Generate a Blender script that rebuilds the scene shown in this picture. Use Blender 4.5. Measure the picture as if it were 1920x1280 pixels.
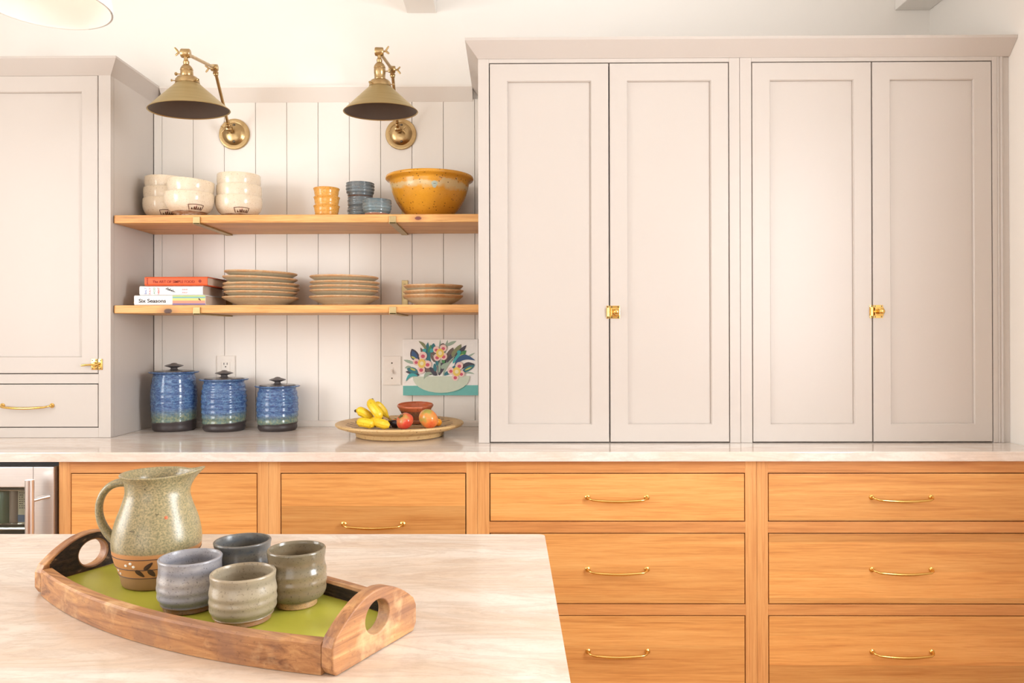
import bpy, bmesh, math, random
from mathutils import Vector, Matrix, Euler
random.seed(7)
for o in list(bpy.data.objects):
    bpy.data.objects.remove(o)
SC = bpy.context.scene
COL = SC.collection
PI = math.pi

# ------------------------------------------------------------------ camera
F = 1410.0                      # focal length in pixels of the 1920x1280 frame
CAM_H = 1.274
YAW, PITCH, ROLL = 0.0085, 0.0035, -0.0022
cam_d = bpy.data.cameras.new('camera')
cam_d.sensor_width = 36.0
cam_d.lens = F / 1920 * 36
PPX, PPY = 955 - YAW * F, 626 - PITCH * F
cam_d.shift_x = (960 - PPX) / 1920
cam_d.shift_y = (PPY - 640) / 1920
cam_d.clip_start = 0.02
cam = bpy.data.objects.new('camera', cam_d)
COL.objects.link(cam)
CAM_R = (Matrix.Rotation(YAW, 3, 'Z') @ Matrix.Rotation(PI / 2 + PITCH, 3, 'X') @ Matrix.Rotation(ROLL, 3, 'Z'))
cam.matrix_world = Matrix.Translation((0, 0, CAM_H)) @ CAM_R.to_4x4()
SC.camera = cam


def ray(px, py):
    return CAM_R @ Vector(((px - PPX) / F, -(py - PPY) / F, -1.0))


def at_y(px, py, Y):
    d = ray(px, py)
    return Vector((0, 0, CAM_H)) + d * (Y / d.y)


def at_z(px, py, Z):
    d = ray(px, py)
    return Vector((0, 0, CAM_H)) + d * ((Z - CAM_H) / d.z)


# ------------------------------------------------------------------ world and light
SC.view_settings.view_transform = 'Standard'
SC.view_settings.look = 'None'
SC.view_settings.gamma = 1.0
SC.view_settings.use_curve_mapping = False
SC.view_settings.exposure = -0.52
world = bpy.data.worlds.new('world')
SC.world = world
world.use_nodes = True
bg = world.node_tree.nodes['Background']
bg.inputs[0].default_value = (0.75, 0.86, 1.0, 1)
bg.inputs[1].default_value = 1.0

# room dimensions
XL, XR = -2.75, 1.665
YREAR, YW = -2.6, 2.97
CEIL = 2.72
# windows: (wall, centre along the wall, z0, z1, width)
WIN_L = (0.75, 0.95, 2.35, 1.5)     # left wall, centre Y
WIN_B = (-1.35, 0.25, 2.35, 2.6)     # rear wall, centre X
WIN_R = (0.75, 0.95, 2.25, 0.8)     # right wall, centre Y


def area(name, loc, rot, sx, sy, power, color):
    l = bpy.data.lights.new(name, 'AREA')
    l.shape = 'RECTANGLE'
    l.size, l.size_y = sx, sy
    l.energy = power
    l.color = color
    o = bpy.data.objects.new(name, l)
    o.location = loc
    o.rotation_euler = rot
    COL.objects.link(o)
    return o


area('daylight_left_window', (XL - 0.03, WIN_L[0], (WIN_L[1] + WIN_L[2]) / 2), (0, -PI / 2, 0),
     WIN_L[2] - WIN_L[1], WIN_L[3], 92, (1.0, 0.985, 0.965))
area('daylight_rear_window', (WIN_B[0], YREAR - 0.03, (WIN_B[1] + WIN_B[2]) / 2), (PI / 2, 0, 0),
     WIN_B[3], WIN_B[2] - WIN_B[1], 64, (1.0, 0.975, 0.95))
area('daylight_right_window', (XR + 0.03, WIN_R[0], (WIN_R[1] + WIN_R[2]) / 2), (0, PI / 2, 0),
     WIN_R[2] - WIN_R[1], WIN_R[3], 122, (0.92, 0.96, 1.0))


# ------------------------------------------------------------------ helpers
def root_of(o):
    while o.parent:
        o = o.parent
    return o


def mk(name, verts, faces, mat, parent=None, smooth=False, local=False, kind=None, label=None):
    me = bpy.data.meshes.new(name)
    if parent is not None and not local:
        L = root_of(parent).location
        verts = [(v[0] - L[0], v[1] - L[1], v[2] - L[2]) for v in verts]
    me.from_pydata([tuple(v) for v in verts], [], faces)
    me.validate()
    bm = bmesh.new()
    bm.from_mesh(me)
    bmesh.ops.recalc_face_normals(bm, faces=bm.faces)
    bm.to_mesh(me)
    bm.free()
    if isinstance(mat, (list, tuple)):
        for m in mat:
            me.materials.append(m)
    else:
        me.materials.append(mat)
    if smooth:
        for p in me.polygons:
            p.use_smooth = True
        try:
            me.set_sharp_from_angle(angle=math.radians(smooth if smooth is not True else 45))
        except Exception:
            pass
    o = bpy.data.objects.new(name, me)
    COL.objects.link(o)
    if parent is not None:
        o.parent = parent
    if kind:
        o['kind'] = kind
    if label:
        o['label'] = label
    return o


def thing(name, label, cat, loc, group=None, rot=None):
    o = bpy.data.objects.new(name, None)
    o.empty_display_size = 0.05
    o.location = loc
    if rot:
        o.rotation_euler = rot
    COL.objects.link(o)
    o['label'] = label
    o['category'] = cat
    if group:
        o['group'] = group
    return o


def tag(o, label, cat, group=None):
    o['label'] = label
    o['category'] = cat
    if group:
        o['group'] = group
    return o


class G:
    """collects geometry for one mesh"""
    def __init__(s):
        s.v, s.f = [], []

    def add(s, verts, faces):
        n = len(s.v)
        s.v += [tuple(v) for v in verts]
        s.f += [tuple(i + n for i in f) for f in faces]
        return s

    def box(s, x0, x1, y0, y1, z0, z1, bev=0.0):
        if bev <= 0:
            vs = [(x, y, z) for x in (x0, x1) for y in (y0, y1) for z in (z0, z1)]
            fs = [(0, 1, 3, 2), (4, 6, 7, 5), (0, 4, 5, 1), (2, 3, 7, 6), (0, 2, 6, 4), (1, 5, 7, 3)]
            return s.add(vs, fs)
        bm = bmesh.new()
        bmesh.ops.create_cube(bm, size=1)
        for v in bm.verts:
            v.co = Vector(((x0 + x1) / 2 + v.co.x * (x1 - x0), (y0 + y1) / 2 + v.co.y * (y1 - y0),
                           (z0 + z1) / 2 + v.co.z * (z1 - z0)))
        bmesh.ops.bevel(bm, geom=list(bm.edges), offset=bev, segments=2, affect='EDGES', profile=0.6)
        bm.verts.index_update()
        vs = [tuple(v.co) for v in bm.verts]
        fs = [tuple(v.index for v in f.verts) for f in bm.faces]
        bm.free()
        return s.add(vs, fs)

    def lathe(s, prof, seg=40, M=None, cap=True):
        """prof: (r, z) list; spun about z, transformed by M"""
        M = M or Matrix.Identity(4)
        vs, fs, rings = [], [], []
        for r, z in prof:
            if r < 1e-6:
                rings.append([len(vs)])
                vs.append(M @ Vector((0, 0, z)))
            else:
                rg = []
                for k in range(seg):
                    a = 2 * PI * k / seg
                    rg.append(len(vs))
                    vs.append(M @ Vector((r * math.cos(a), r * math.sin(a), z)))
                rings.append(rg)
        for a, b in zip(rings[:-1], rings[1:]):
            if len(a) == 1 and len(b) == 1:
                continue
            if len(a) == 1:
                fs += [(a[0], b[k], b[(k + 1) % seg]) for k in range(seg)]
            elif len(b) == 1:
                fs += [(a[k], b[0], a[(k + 1) % seg]) for k in range(seg)]
            else:
                fs += [(a[k], b[k], b[(k + 1) % seg], a[(k + 1) % seg]) for k in range(seg)]
        if cap:
            for rg in (rings[0], rings[-1]):
                if len(rg) > 1:
                    fs.append(tuple(rg))
        return s.add(vs, fs)

    def tube(s, pts, rad, seg=12, flat=None):
        """tube along points; rad number or list; flat=(a,b) elliptical factors"""
        pts = [Vector(p) for p in pts]
        n = len(pts)
        rads = rad if isinstance(rad, (list, tuple)) else [rad] * n
        t0 = (pts[1] - pts[0]).normalized()
        up = Vector((0, 0, 1)) if abs(t0.z) < 0.9 else Vector((1, 0, 0))
        nrm = t0.cross(up).normalized()
        vs, fs = [], []
        fa, fb = flat or (1, 1)
        for i, p in enumerate(pts):
            t = (pts[min(i + 1, n - 1)] - pts[max(i - 1, 0)]).normalized()
            nrm = (nrm - t * nrm.dot(t)).normalized()
            b = t.cross(nrm)
            for k in range(seg):
                a = 2 * PI * k / seg
                vs.append(p + nrm * (math.cos(a) * rads[i] * fa) + b * (math.sin(a) * rads[i] * fb))
        for i in range(n - 1):
            for k in range(seg):
                fs.append((i * seg + k, i * seg + (k + 1) % seg, (i + 1) * seg + (k + 1) % seg, (i + 1) * seg + k))
        fs.append(tuple(range(seg)))
        fs.append(tuple((n - 1) * seg + k for k in range(seg)))
        return s.add(vs, fs)

    def prism(s, poly, ax, a0, a1):
        """extrude a 2-D polygon along axis ax ('x','y','z')"""
        def p3(u, v, w):
            return {'x': (w, u, v), 'y': (u, w, v), 'z': (u, v, w)}[ax]
        n = len(poly)
        vs = [p3(u, v, a0) for u, v in poly] + [p3(u, v, a1) for u, v in poly]
        fs = [tuple(range(n)), tuple(range(n, 2 * n))]
        fs += [(k, (k + 1) % n, n + (k + 1) % n, n + k) for k in range(n)]
        return s.add(vs, fs)

    def mk(s, name, mat, parent=None, **kw):
        return mk(name, s.v, s.f, mat, parent, **kw)


def frame_to(p, direction):
    """matrix placing local +z along direction at p"""
    d = Vector(direction).normalized()
    return Matrix.Translation(p) @ d.to_track_quat('Z', 'Y').to_matrix().to_4x4()


def box(name, x0, x1, y0, y1, z0, z1, mat, parent=None, bev=0.0, **kw):
    return G().box(x0, x1, y0, y1, z0, z1, bev).mk(name, mat, parent, **kw)


def copy_tree(o, parent=None):
    c = o.copy()
    COL.objects.link(c)
    c.parent = parent
    for ch in list(o.children):
        copy_tree(ch, c)
    return c


def bez(p0, p1, p2, p3, n=12):
    out = []
    for i in range(n + 1):
        t = i / n
        out.append(Vector(p0) * (1 - t) ** 3 + Vector(p1) * 3 * t * (1 - t) ** 2 + Vector(p2) * 3 * t * t * (1 - t) + Vector(p3) * t ** 3)
    return out


def smooth_prof(pts, n=6):
    """Catmull-Rom through profile points"""
    P = [Vector((p[0], p[1])) for p in pts]
    out = []
    for i in range(len(P) - 1):
        a, b, c, d = P[max(i - 1, 0)], P[i], P[i + 1], P[min(i + 2, len(P) - 1)]
        for k in range(n):
            t = k / n
            q = 0.5 * ((2 * b) + (c - a) * t + (2 * a - 5 * b + 4 * c - d) * t * t + (3 * b - a - 3 * c + d) * t ** 3)
            out.append((max(q.x, 0.0), q.y))
    out.append((P[-1].x, P[-1].y))
    return out


# ------------------------------------------------------------------ materials
def srgb(r, g, b):
    f = lambda c: (c / 12.92 if c <= 0.04045 else ((c + 0.055) / 1.055) ** 2.4)
    return (f(r / 255), f(g / 255), f(b / 255), 1)


class N:
    def __init__(s, name):
        s.m = bpy.data.materials.new(name)
        s.m.use_nodes = True
        s.t = s.m.node_tree
        s.b = s.t.nodes['Principled BSDF']

    def new(s, typ, **kw):
        n = s.t.nodes.new(typ)
        for k, v in kw.items():
            setattr(n, k, v)
        return n

    def link(s, a, b):
        s.t.links.new(a, b)

    def setin(s, node, name, val):
        if hasattr(val, 'is_linked') or isinstance(val, bpy.types.NodeSocket):
            s.link(val, node.inputs[name])
        else:
            node.inputs[name].default_value = val

    def math(s, op, a, b=0.0, clamp=False):
        n = s.new('ShaderNodeMath', operation=op)
        n.use_clamp = clamp
        s.setin(n, 0, a)
        s.setin(n, 1, b)
        return n.outputs[0]

    def mix(s, fac, a, b, blend='MIX'):
        n = s.new('ShaderNodeMix', data_type='RGBA', blend_type=blend)
        s.setin(n, 'Factor', fac)
        s.setin(n, 6, a)
        s.setin(n, 7, b)
        return n.outputs[2]

    def noise(s, vec, scale, detail=4, rough=0.55, dist=0.0):
        n = s.new('ShaderNodeTexNoise')
        n.inputs['Scale'].default_value = scale
        n.inputs['Detail'].default_value = detail
        n.inputs['Roughness'].default_value = rough
        n.inputs['Distortion'].default_value = dist
        if vec is not None:
            s.link(vec, n.inputs['Vector'])
        return n.outputs['Fac']

    def ramp(s, fac, stops, interp='LINEAR'):
        n = s.new('ShaderNodeValToRGB')
        cr = n.color_ramp
        cr.interpolation = interp
        while len(cr.elements) < len(stops):
            cr.elements.new(0.5)
        for e, (p, c) in zip(cr.elements, stops):
            e.position = p
            e.color = c if len(c) == 4 else (*c, 1)
        s.link(fac, n.inputs[0])
        return n.outputs[0]

    def pos(s, obj=False):
        if obj:
            return s.new('ShaderNodeTexCoord').outputs['Object']
        return s.new('ShaderNodeNewGeometry').outputs['Position']

    def map(s, vec, scale=(1, 1, 1), rot=(0, 0, 0), loc=(0, 0, 0)):
        n = s.new('ShaderNodeMapping')
        n.inputs['Scale'].default_value = scale
        n.inputs['Rotation'].default_value = rot
        n.inputs['Location'].default_value = loc
        s.link(vec, n.inputs['Vector'])
        return n.outputs[0]

    def xyz(s, vec):
        n = s.new('ShaderNodeSeparateXYZ')
        s.link(vec, n.inputs[0])
        return n.outputs

    def bump(s, height, strength=0.2, dist=0.002):
        n = s.new('ShaderNodeBump')
        n.inputs['Strength'].default_value = strength
        n.inputs['Distance'].default_value = dist
        s.link(height, n.inputs['Height'])
        s.link(n.outputs[0], s.b.inputs['Normal'])

    def out(s, color, rough=0.5, metal=0.0, coat=0.0, spec=None):
        s.setin(s.b, 'Base Color', color)
        s.setin(s.b, 'Roughness', rough)
        s.b.inputs['Metallic'].default_value = metal
        if coat:
            s.b.inputs['Coat Weight'].default_value = coat
            s.b.inputs['Coat Roughness'].default_value = 0.06
        if spec is not None:
            s.b.inputs['Specular IOR Level'].default_value = spec
        return s.m


def paint(name, c, rough=0.4, var=0.02):
    n = N(name)
    p = n.pos()
    f = n.noise(p, 3.0, 3)
    c2 = tuple(x * (1 - var) for x in c[:3]) + (1,)
    n.bump(n.noise(p, 350, 2), 0.03, 0.0005)
    return n.out(n.mix(f, c, c2), rough)


def metal(name, c, c2, rough=0.3, scale=40, brushed=None):
    n = N(name)
    p = n.pos(True)
    v = n.map(p, brushed) if brushed else p
    f = n.noise(v, scale, 4)
    r = n.math('MULTIPLY_ADD', f, 0.2)
    rn = r.node
    rn.inputs[2].default_value = rough - 0.1
    return n.out(n.mix(f, c, c2), r, 1.0)


def wood(name, axis, light, mid, dark, rough=0.42, strip=0.0, obj=False, pores=0.55, scale=1.0, knots=()):
    n = N(name)
    p = n.pos(obj)
    a = {'x': (1.3, 30, 30), 'y': (30, 1.3, 30), 'z': (30, 30, 1.3)}[axis]
    b = {'x': (14, 420, 420), 'y': (420, 14, 420), 'z': (420, 420, 14)}[axis]
    c = {'x': (5, 150, 150), 'y': (150, 5, 150), 'z': (150, 150, 5)}[axis]
    sc = lambda t: tuple(x * scale for x in t)
    big = n.noise(n.map(p, sc(a)), 1.0, 5, 0.6, 1.3)
    med = n.noise(n.map(p, sc(c)), 1.0, 4, 0.6, 0.8)
    fine = n.noise(n.map(p, sc(b)), 1.0, 3, 0.6)
    g = n.math('ADD', n.math('MULTIPLY', big, 0.5), n.math('MULTIPLY', med, 0.5))
    col = n.ramp(g, [(0.3, light), (0.52, mid), (0.75, dark)])
    pf = n.math('MULTIPLY', n.math('SUBTRACT', fine, 0.5, clamp=True), pores * 2.2, clamp=True)
    col = n.mix(pf, col, dark)
    if strip:
        s = n.xyz(p)
        ac = s[2] if axis in 'xy' else s[0]
        oi = n.new('ShaderNodeObjectInfo').outputs['Random']
        wig = n.math('MULTIPLY', n.noise(n.map(p, (0, 0, 9)), 1.0, 2), 1.6)
        idx = n.math('FLOOR', n.math('ADD', n.math('ADD', n.math('MULTIPLY', ac, 1 / strip), wig), n.math('MULTIPLY', oi, 7)))
        w = n.new('ShaderNodeTexWhiteNoise', noise_dimensions='2D')
        cb = n.new('ShaderNodeCombineXYZ')
        n.link(idx, cb.inputs[0])
        n.link(oi, cb.inputs[1])
        n.link(cb.outputs[0], w.inputs['Vector'])
        hs = n.new('ShaderNodeHueSaturation')
        n.link(col, hs.inputs['Color'])
        n.link(n.math('MULTIPLY_ADD', w.outputs['Value'], 0.32), hs.inputs['Value'])
        hs.inputs['Value'].links[0].from_node.inputs[2].default_value = 0.82
        col = hs.outputs[0]
    for (kp, kr, kc) in knots:
        dn = n.new('ShaderNodeVectorMath', operation='DISTANCE')
        n.link(n.map(p, (0.55, 1, 1)), dn.inputs[0])
        dn.inputs[1].default_value = (kp[0] * 0.55, kp[1], kp[2])
        dd = n.math('ADD', dn.outputs['Value'], n.math('MULTIPLY', n.math('SUBTRACT', med, 0.5), kr * 0.9))
        kf = n.ramp(n.math('DIVIDE', dd, kr * 4, clamp=True), [(0.0, (1, 1, 1, 1)), (0.24, (0.95,) * 3 + (1,)), (0.3, (0.35,) * 3 + (1,)), (0.9, (0, 0, 0, 1))])
        col = n.mix(kf, col, kc)
    n.bump(fine, 0.08, 0.0006)
    return n.out(col, rough)


def stone(name, base, warm, vein, white, rough=0.12, rz=0.5):
    n = N(name)
    p = n.pos()
    q = n.map(p, (1.0, 3.2, 3.2), (0.25, 0.3, rz))
    a = n.noise(q, 1.5, 7, 0.62, 1.4)
    bq = n.map(p, (1.5, 9, 9), (0.1, 0.6, rz + 0.12))
    b = n.noise(bq, 1.6, 8, 0.68, 2.2)
    col = n.ramp(a, [(0.3, white), (0.46, base), (0.58, warm), (0.72, base)])
    vf = n.ramp(b, [(0.44, (0, 0, 0, 1)), (0.53, (0.75, 0.75, 0.75, 1)), (0.58, (0.1, 0.1, 0.1, 1)), (0.8, (0, 0, 0, 1))])
    col = n.mix(n.math('MULTIPLY', vf, 0.5), col, vein)
    g = n.noise(p, 140, 4, 0.7)
    col = n.mix(n.math('MULTIPLY', n.math('SUBTRACT', g, 0.5, clamp=True), 0.9, clamp=True), col, vein)
    return n.out(col, rough)


def glaze(name, stops, rough=0.2, speck=None, sp_scale=180, sp_amt=0.5, tilt=(0.0, 0.0), wob=0.004, mott=None, mott_amt=0.5,
          mott_scale=60, coat=0.0, big=None, rough_z=None, sp_thr=0.62):
    """glaze colours by height above the foot (object z in metres)"""
    n = N(name)
    p = n.pos(True)
    s = n.xyz(p)
    z = s[2]
    nz = n.noise(p, 22, 4)
    z = n.math('ADD', z, n.math('MULTIPLY', n.math('SUBTRACT', nz, 0.5), wob * 2))
    z = n.math('ADD', z, n.math('ADD', n.math('MULTIPLY', s[0], tilt[0]), n.math('MULTIPLY', s[1], tilt[1])))
    zmax = stops[-1][0] if stops[-1][0] > 0 else 1
    zz = n.math('DIVIDE', z, zmax, clamp=True)
    col = n.ramp(zz, [(a / zmax, c) for a, c in stops])
    if mott:
        mf = n.noise(n.map(p, (1, 1, 1.7)), mott_scale, 5, 0.7)
        mf = n.ramp(mf, [(0.42, (0, 0, 0, 1)), (0.62, (1, 1, 1, 1))])
        col = n.mix(n.math('MULTIPLY', mf, mott_amt), col, mott)
    if speck:
        sf = n.noise(p, sp_scale, 2, 0.5)
        sf = n.ramp(sf, [(sp_thr, (0, 0, 0, 1)), (sp_thr + 0.05, (1, 1, 1, 1))])
        col = n.mix(n.math('MULTIPLY', sf, sp_amt), col, speck)
    if big:
        vf = n.new('ShaderNodeTexVoronoi')
        vf.inputs['Scale'].default_value = big[1]
        n.link(p, vf.inputs['Vector'])
        bf = n.ramp(vf.outputs['Distance'], [(big[2], (1, 1, 1, 1)), (big[2] + 0.05, (0, 0, 0, 1))])
        col = n.mix(bf, col, big[0])
    r = rough
    if rough_z:      # bare clay below this height
        r = n.ramp(zz, [(rough_z / zmax, (0.75,) * 3 + (1,)), (rough_z / zmax + 0.02, (rough,) * 3 + (1,))])
    n.bump(n.noise(p, 90, 3), 0.05, 0.001)
    return n.out(col, r, coat=coat)


def flat(name, c, rough=0.5, metal_=0.0):
    n = N(name)
    p = n.pos(True)
    c2 = tuple(x * 0.9 for x in c[:3]) + (1,)
    return n.out(n.mix(n.noise(p, 60, 3), c, c2), rough, metal_)


M = {}
M['paint'] = paint('greige_cabinet_paint', srgb(199, 190, 182), 0.38)
M['wall'] = paint('white_wall_paint', srgb(245, 240, 233), 0.6)
M['boards'] = paint('brightened_board_paint', srgb(241, 235, 227), 0.42)  # raised above the cabinet paint, offsetting the nook's shade in the colour
M['ceil'] = paint('ceiling_paint', srgb(248, 247, 244), 0.7)
OL, OM, OD = srgb(230, 175, 107), srgb(216, 154, 86), srgb(182, 112, 52)
M['oak_x'] = wood('oak_long_grain', 'x', OL, OM, OD, strip=0.085)
M['oak_rail'] = wood('oak_rail', 'x', srgb(224, 164, 100), srgb(206, 142, 82), srgb(168, 102, 52))
M['oak_z'] = wood('oak_upright', 'z', srgb(232, 178, 116), srgb(218, 158, 96), srgb(186, 120, 64))
M['shelf'] = wood('shelf_oak', 'x', srgb(242, 196, 128), srgb(222, 162, 94), srgb(146, 88, 40), rough=0.45, pores=0.8,
                  knots=((tuple(at_y(315, 583, 2.66)), .0075, srgb(74, 50, 46)), (tuple(at_y(784, 409, 2.66)), .006, srgb(110, 54, 52))))
M['floor'] = wood('floor_oak', 'y', srgb(205, 160, 110), srgb(185, 138, 90), srgb(150, 104, 62), rough=0.4)
M['stone'] = stone('beige_quartzite', srgb(236, 226, 217), srgb(228, 212, 198), srgb(198, 182, 168), srgb(244, 238, 232), 0.1, 0.25)
M['island_stone'] = stone('cream_quartzite', srgb(222, 206, 190), srgb(212, 189, 167), srgb(180, 160, 142), srgb(234, 224, 212), 0.16, 0.6)
M['abrass'] = metal('antique_brass', srgb(204, 178, 132), srgb(164, 136, 94), 0.3, 30)
M['shade_brass'] = metal('brushed_antique_brass', srgb(206, 188, 140), srgb(172, 152, 106), 0.4, 6, (1, 1, 60))
M['shade_in'] = flat('shade_inside', srgb(84, 72, 64), 0.55)
M['brass'] = metal('polished_brass', srgb(238, 202, 124), srgb(212, 170, 92), 0.2, 40)
M['bracket'] = metal('satin_brass', srgb(190, 170, 126), srgb(168, 146, 104), 0.42, 50)
M['steel'] = metal('stainless_steel', srgb(224, 222, 220), srgb(208, 205, 203), 0.42, 4, (1, 1, 80))
M['chrome'] = metal('handle_steel', srgb(238, 236, 235), srgb(222, 220, 218), 0.34, 20)
M['black'] = flat('black_rubber', srgb(24, 24, 26), 0.5)
M['dark'] = flat('cooler_liner', srgb(128, 138, 128), 0.5)
M['white_plastic'] = flat('ivory_plastic', srgb(244, 236, 226), 0.3)
M['slot'] = flat('slot_dark', srgb(50, 42, 38), 0.6)
M['screw'] = metal('screw_steel', srgb(120, 110, 96), srgb(84, 76, 64), 0.35)


def glass_mat(name, tint):
    n = N(name)
    n.b.inputs['Base Color'].default_value = tint
    n.b.inputs['Roughness'].default_value = 0.02
    n.b.inputs['Transmission Weight'].default_value = 1.0
    n.b.inputs['IOR'].default_value = 1.45
    return n.m


M['glass'] = glass_mat('window_glass', (0.95, 0.98, 0.97, 1))
M['cooler_glass'] = glass_mat('tinted_glass', (0.84, 0.90, 0.85, 1))

# ------------------------------------------------------------------ the room
ZC = 0.91            # worktop height
YL, YP, YC, YB, YS = 2.65, 2.51, 2.32, 2.345, 2.66   # faces: left cabinet, pantry, worktop edge, base cabinets, shelf edge
X_NL = -1.411        # nook left side
X_NR = -0.103        # nook right side
ZCR0, ZCR1 = 2.193, 2.249     # crown bottom / top
EPS = 0.0005


def struct(o):
    o['kind'] = 'structure'
    return o


def wall_with_hole(name, axis, at, thick, a0, a1, z0, z1, hole, mat):
    """wall panel made of four slabs around a window opening"""
    g = G()
    h0, h1, hz0, hz1 = hole
    for (p, q, r, t) in ((a0, h0, z0, z1), (h1, a1, z0, z1), (h0, h1, z0, hz0), (h0, h1, hz1, z1)):
        if axis == 'x':
            g.box(min(at, at + thick), max(at, at + thick), p, q, r, t)
        else:
            g.box(p, q, min(at, at + thick), max(at, at + thick), r, t)
    return struct(g.mk(name, mat))


def window(name, axis, at, c, z0, z1, w, inward, nv, nh):
    root = bpy.data.objects.new(name, None)
    COL.objects.link(root)
    root['kind'] = 'structure'

    def bar(nm, a0, a1, q0, q1, d0, d1, mat):
        lo, hi = sorted((at + d0 * inward, at + d1 * inward))
        if axis == 'x':
            return box(nm, lo, hi, a0, a1, q0, q1, mat, root)
        return box(nm, a0, a1, lo, hi, q0, q1, mat, root)
    t = 0.06
    bar('window_frame', c - w / 2, c - w / 2 + t, z0, z1, -0.02, 0.03, M['wall'])
    bar('window_frame', c + w / 2 - t, c + w / 2, z0, z1, -0.02, 0.03, M['wall'])
    bar('window_frame', c - w / 2 + t, c + w / 2 - t, z0, z0 + t, -0.02, 0.03, M['wall'])
    bar('window_frame', c - w / 2 + t, c + w / 2 - t, z1 - t, z1, -0.02, 0.03, M['wall'])
    for k in range(1, nv):
        a = c - w / 2 + w * k / nv
        bar('window_muntin', a - 0.014, a + 0.014, z0 + t, z1 - t, -0.01, 0.015, M['wall'])
    for k in range(1, nh):
        q = z0 + (z1 - z0) * k / nh
        bar('window_muntin', c - w / 2 + t, c + w / 2 - t, q - 0.014, q + 0.014, -0.01, 0.015, M['wall'])
    bar('window_pane', c - w / 2 + t, c + w / 2 - t, z0 + t, z1 - t, -0.07, -0.064, M['glass'])


struct(box('floor', XL - 0.2, XR + 0.2, YREAR - 0.2, YW + 0.2, -0.1, 0.0, M['floor']))
struct(box('ceiling', XL - 0.2, XR + 0.2, YREAR - 0.2, YW + 0.2, CEIL, CEIL + 0.1, M['ceil']))
wall_back = struct(box('wall_back', XL - 0.2, XR + 0.2, YW + 0.014, YW + 0.15, 0, CEIL, M['wall']))
wall_with_hole('wall_left', 'x', XL, -0.15, YREAR - 0.15, YW + 0.014, 0, CEIL,
               (WIN_L[0] - WIN_L[3] / 2, WIN_L[0] + WIN_L[3] / 2, WIN_L[1], WIN_L[2]), M['wall'])
wall_with_hole('wall_right', 'x', XR, 0.15, YREAR - 0.15, YW + 0.014, 0, CEIL,
               (WIN_R[0] - WIN_R[3] / 2, WIN_R[0] + WIN_R[3] / 2, WIN_R[1], WIN_R[2]), M['wall'])
wall_with_hole('wall_rear', 'y', YREAR, -0.15, XL, XR, 0, CEIL,
               (WIN_B[0] - WIN_B[3] / 2, WIN_B[0] + WIN_B[3] / 2, WIN_B[1], WIN_B[2]), M['wall'])
window('window_1', 'x', XL, WIN_L[0], WIN_L[1], WIN_L[2], WIN_L[3], 1, 2, 2)
window('window_2', 'y', YREAR, WIN_B[0], WIN_B[1], WIN_B[2], WIN_B[3], 1, 6, 3)
window('window_3', 'x', XR, WIN_R[0], WIN_R[1], WIN_R[2], WIN_R[3], -1, 1, 2)

# ceiling beams running away from the back wall
bz = at_y(790, 22, YW).z
bx0, bx1 = at_y(762.6, 22, YW).x, at_y(818, 22, YW).x
bw = bx1 - bx0
b2 = at_y(1681, 18, YW).x
for i, (q0, q1) in enumerate(((bx0, bx1), (b2, XR - 0.001), (bx0 - 1.95, bx0 - 1.95 + bw))):
    struct(box('trim_%d' % (i + 3), q0, q1, YREAR + 0.001, YW + 0.013, bz, CEIL - EPS, M['wall'], bev=0.003))

# vertical boards of the nook, each one a plank with eased edges and a bead
step = (at_y(890.5, 480, YW).x - at_y(303.5, 480, YW).x) / 10
edges = [X_NL + 0.001] + [at_y(303.5, 480, YW).x + k * step for k in range(11)] + [X_NR - 0.0]
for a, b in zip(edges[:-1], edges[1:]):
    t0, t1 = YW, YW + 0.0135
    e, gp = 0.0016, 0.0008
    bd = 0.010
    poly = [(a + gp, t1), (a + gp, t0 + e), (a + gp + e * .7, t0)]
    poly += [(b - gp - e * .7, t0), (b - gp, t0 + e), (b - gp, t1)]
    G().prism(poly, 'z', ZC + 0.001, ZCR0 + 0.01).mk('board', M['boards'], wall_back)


def crown_poly(y_face, out=0.039):
    """profile in (y, z): slanted board with a small top fillet, projecting towards -y"""
    return [(y_face + 0.012, ZCR0), (y_face, ZCR0), (y_face - out, ZCR1 - 0.008), (y_face - out, ZCR1), (y_face + 0.012, ZCR1)]


# nook crown (trim_1) and base moulding (trim_2)
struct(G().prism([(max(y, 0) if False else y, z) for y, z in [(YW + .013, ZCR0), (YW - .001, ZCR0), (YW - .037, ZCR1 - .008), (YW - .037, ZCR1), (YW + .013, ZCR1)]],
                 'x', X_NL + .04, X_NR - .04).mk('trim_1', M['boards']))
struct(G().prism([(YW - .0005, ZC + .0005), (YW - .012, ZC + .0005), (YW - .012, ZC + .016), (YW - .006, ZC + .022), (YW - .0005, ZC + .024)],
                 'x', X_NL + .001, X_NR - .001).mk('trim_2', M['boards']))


# ------------------------------------------------------------------ cabinet building
GAP = 0.003


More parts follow.
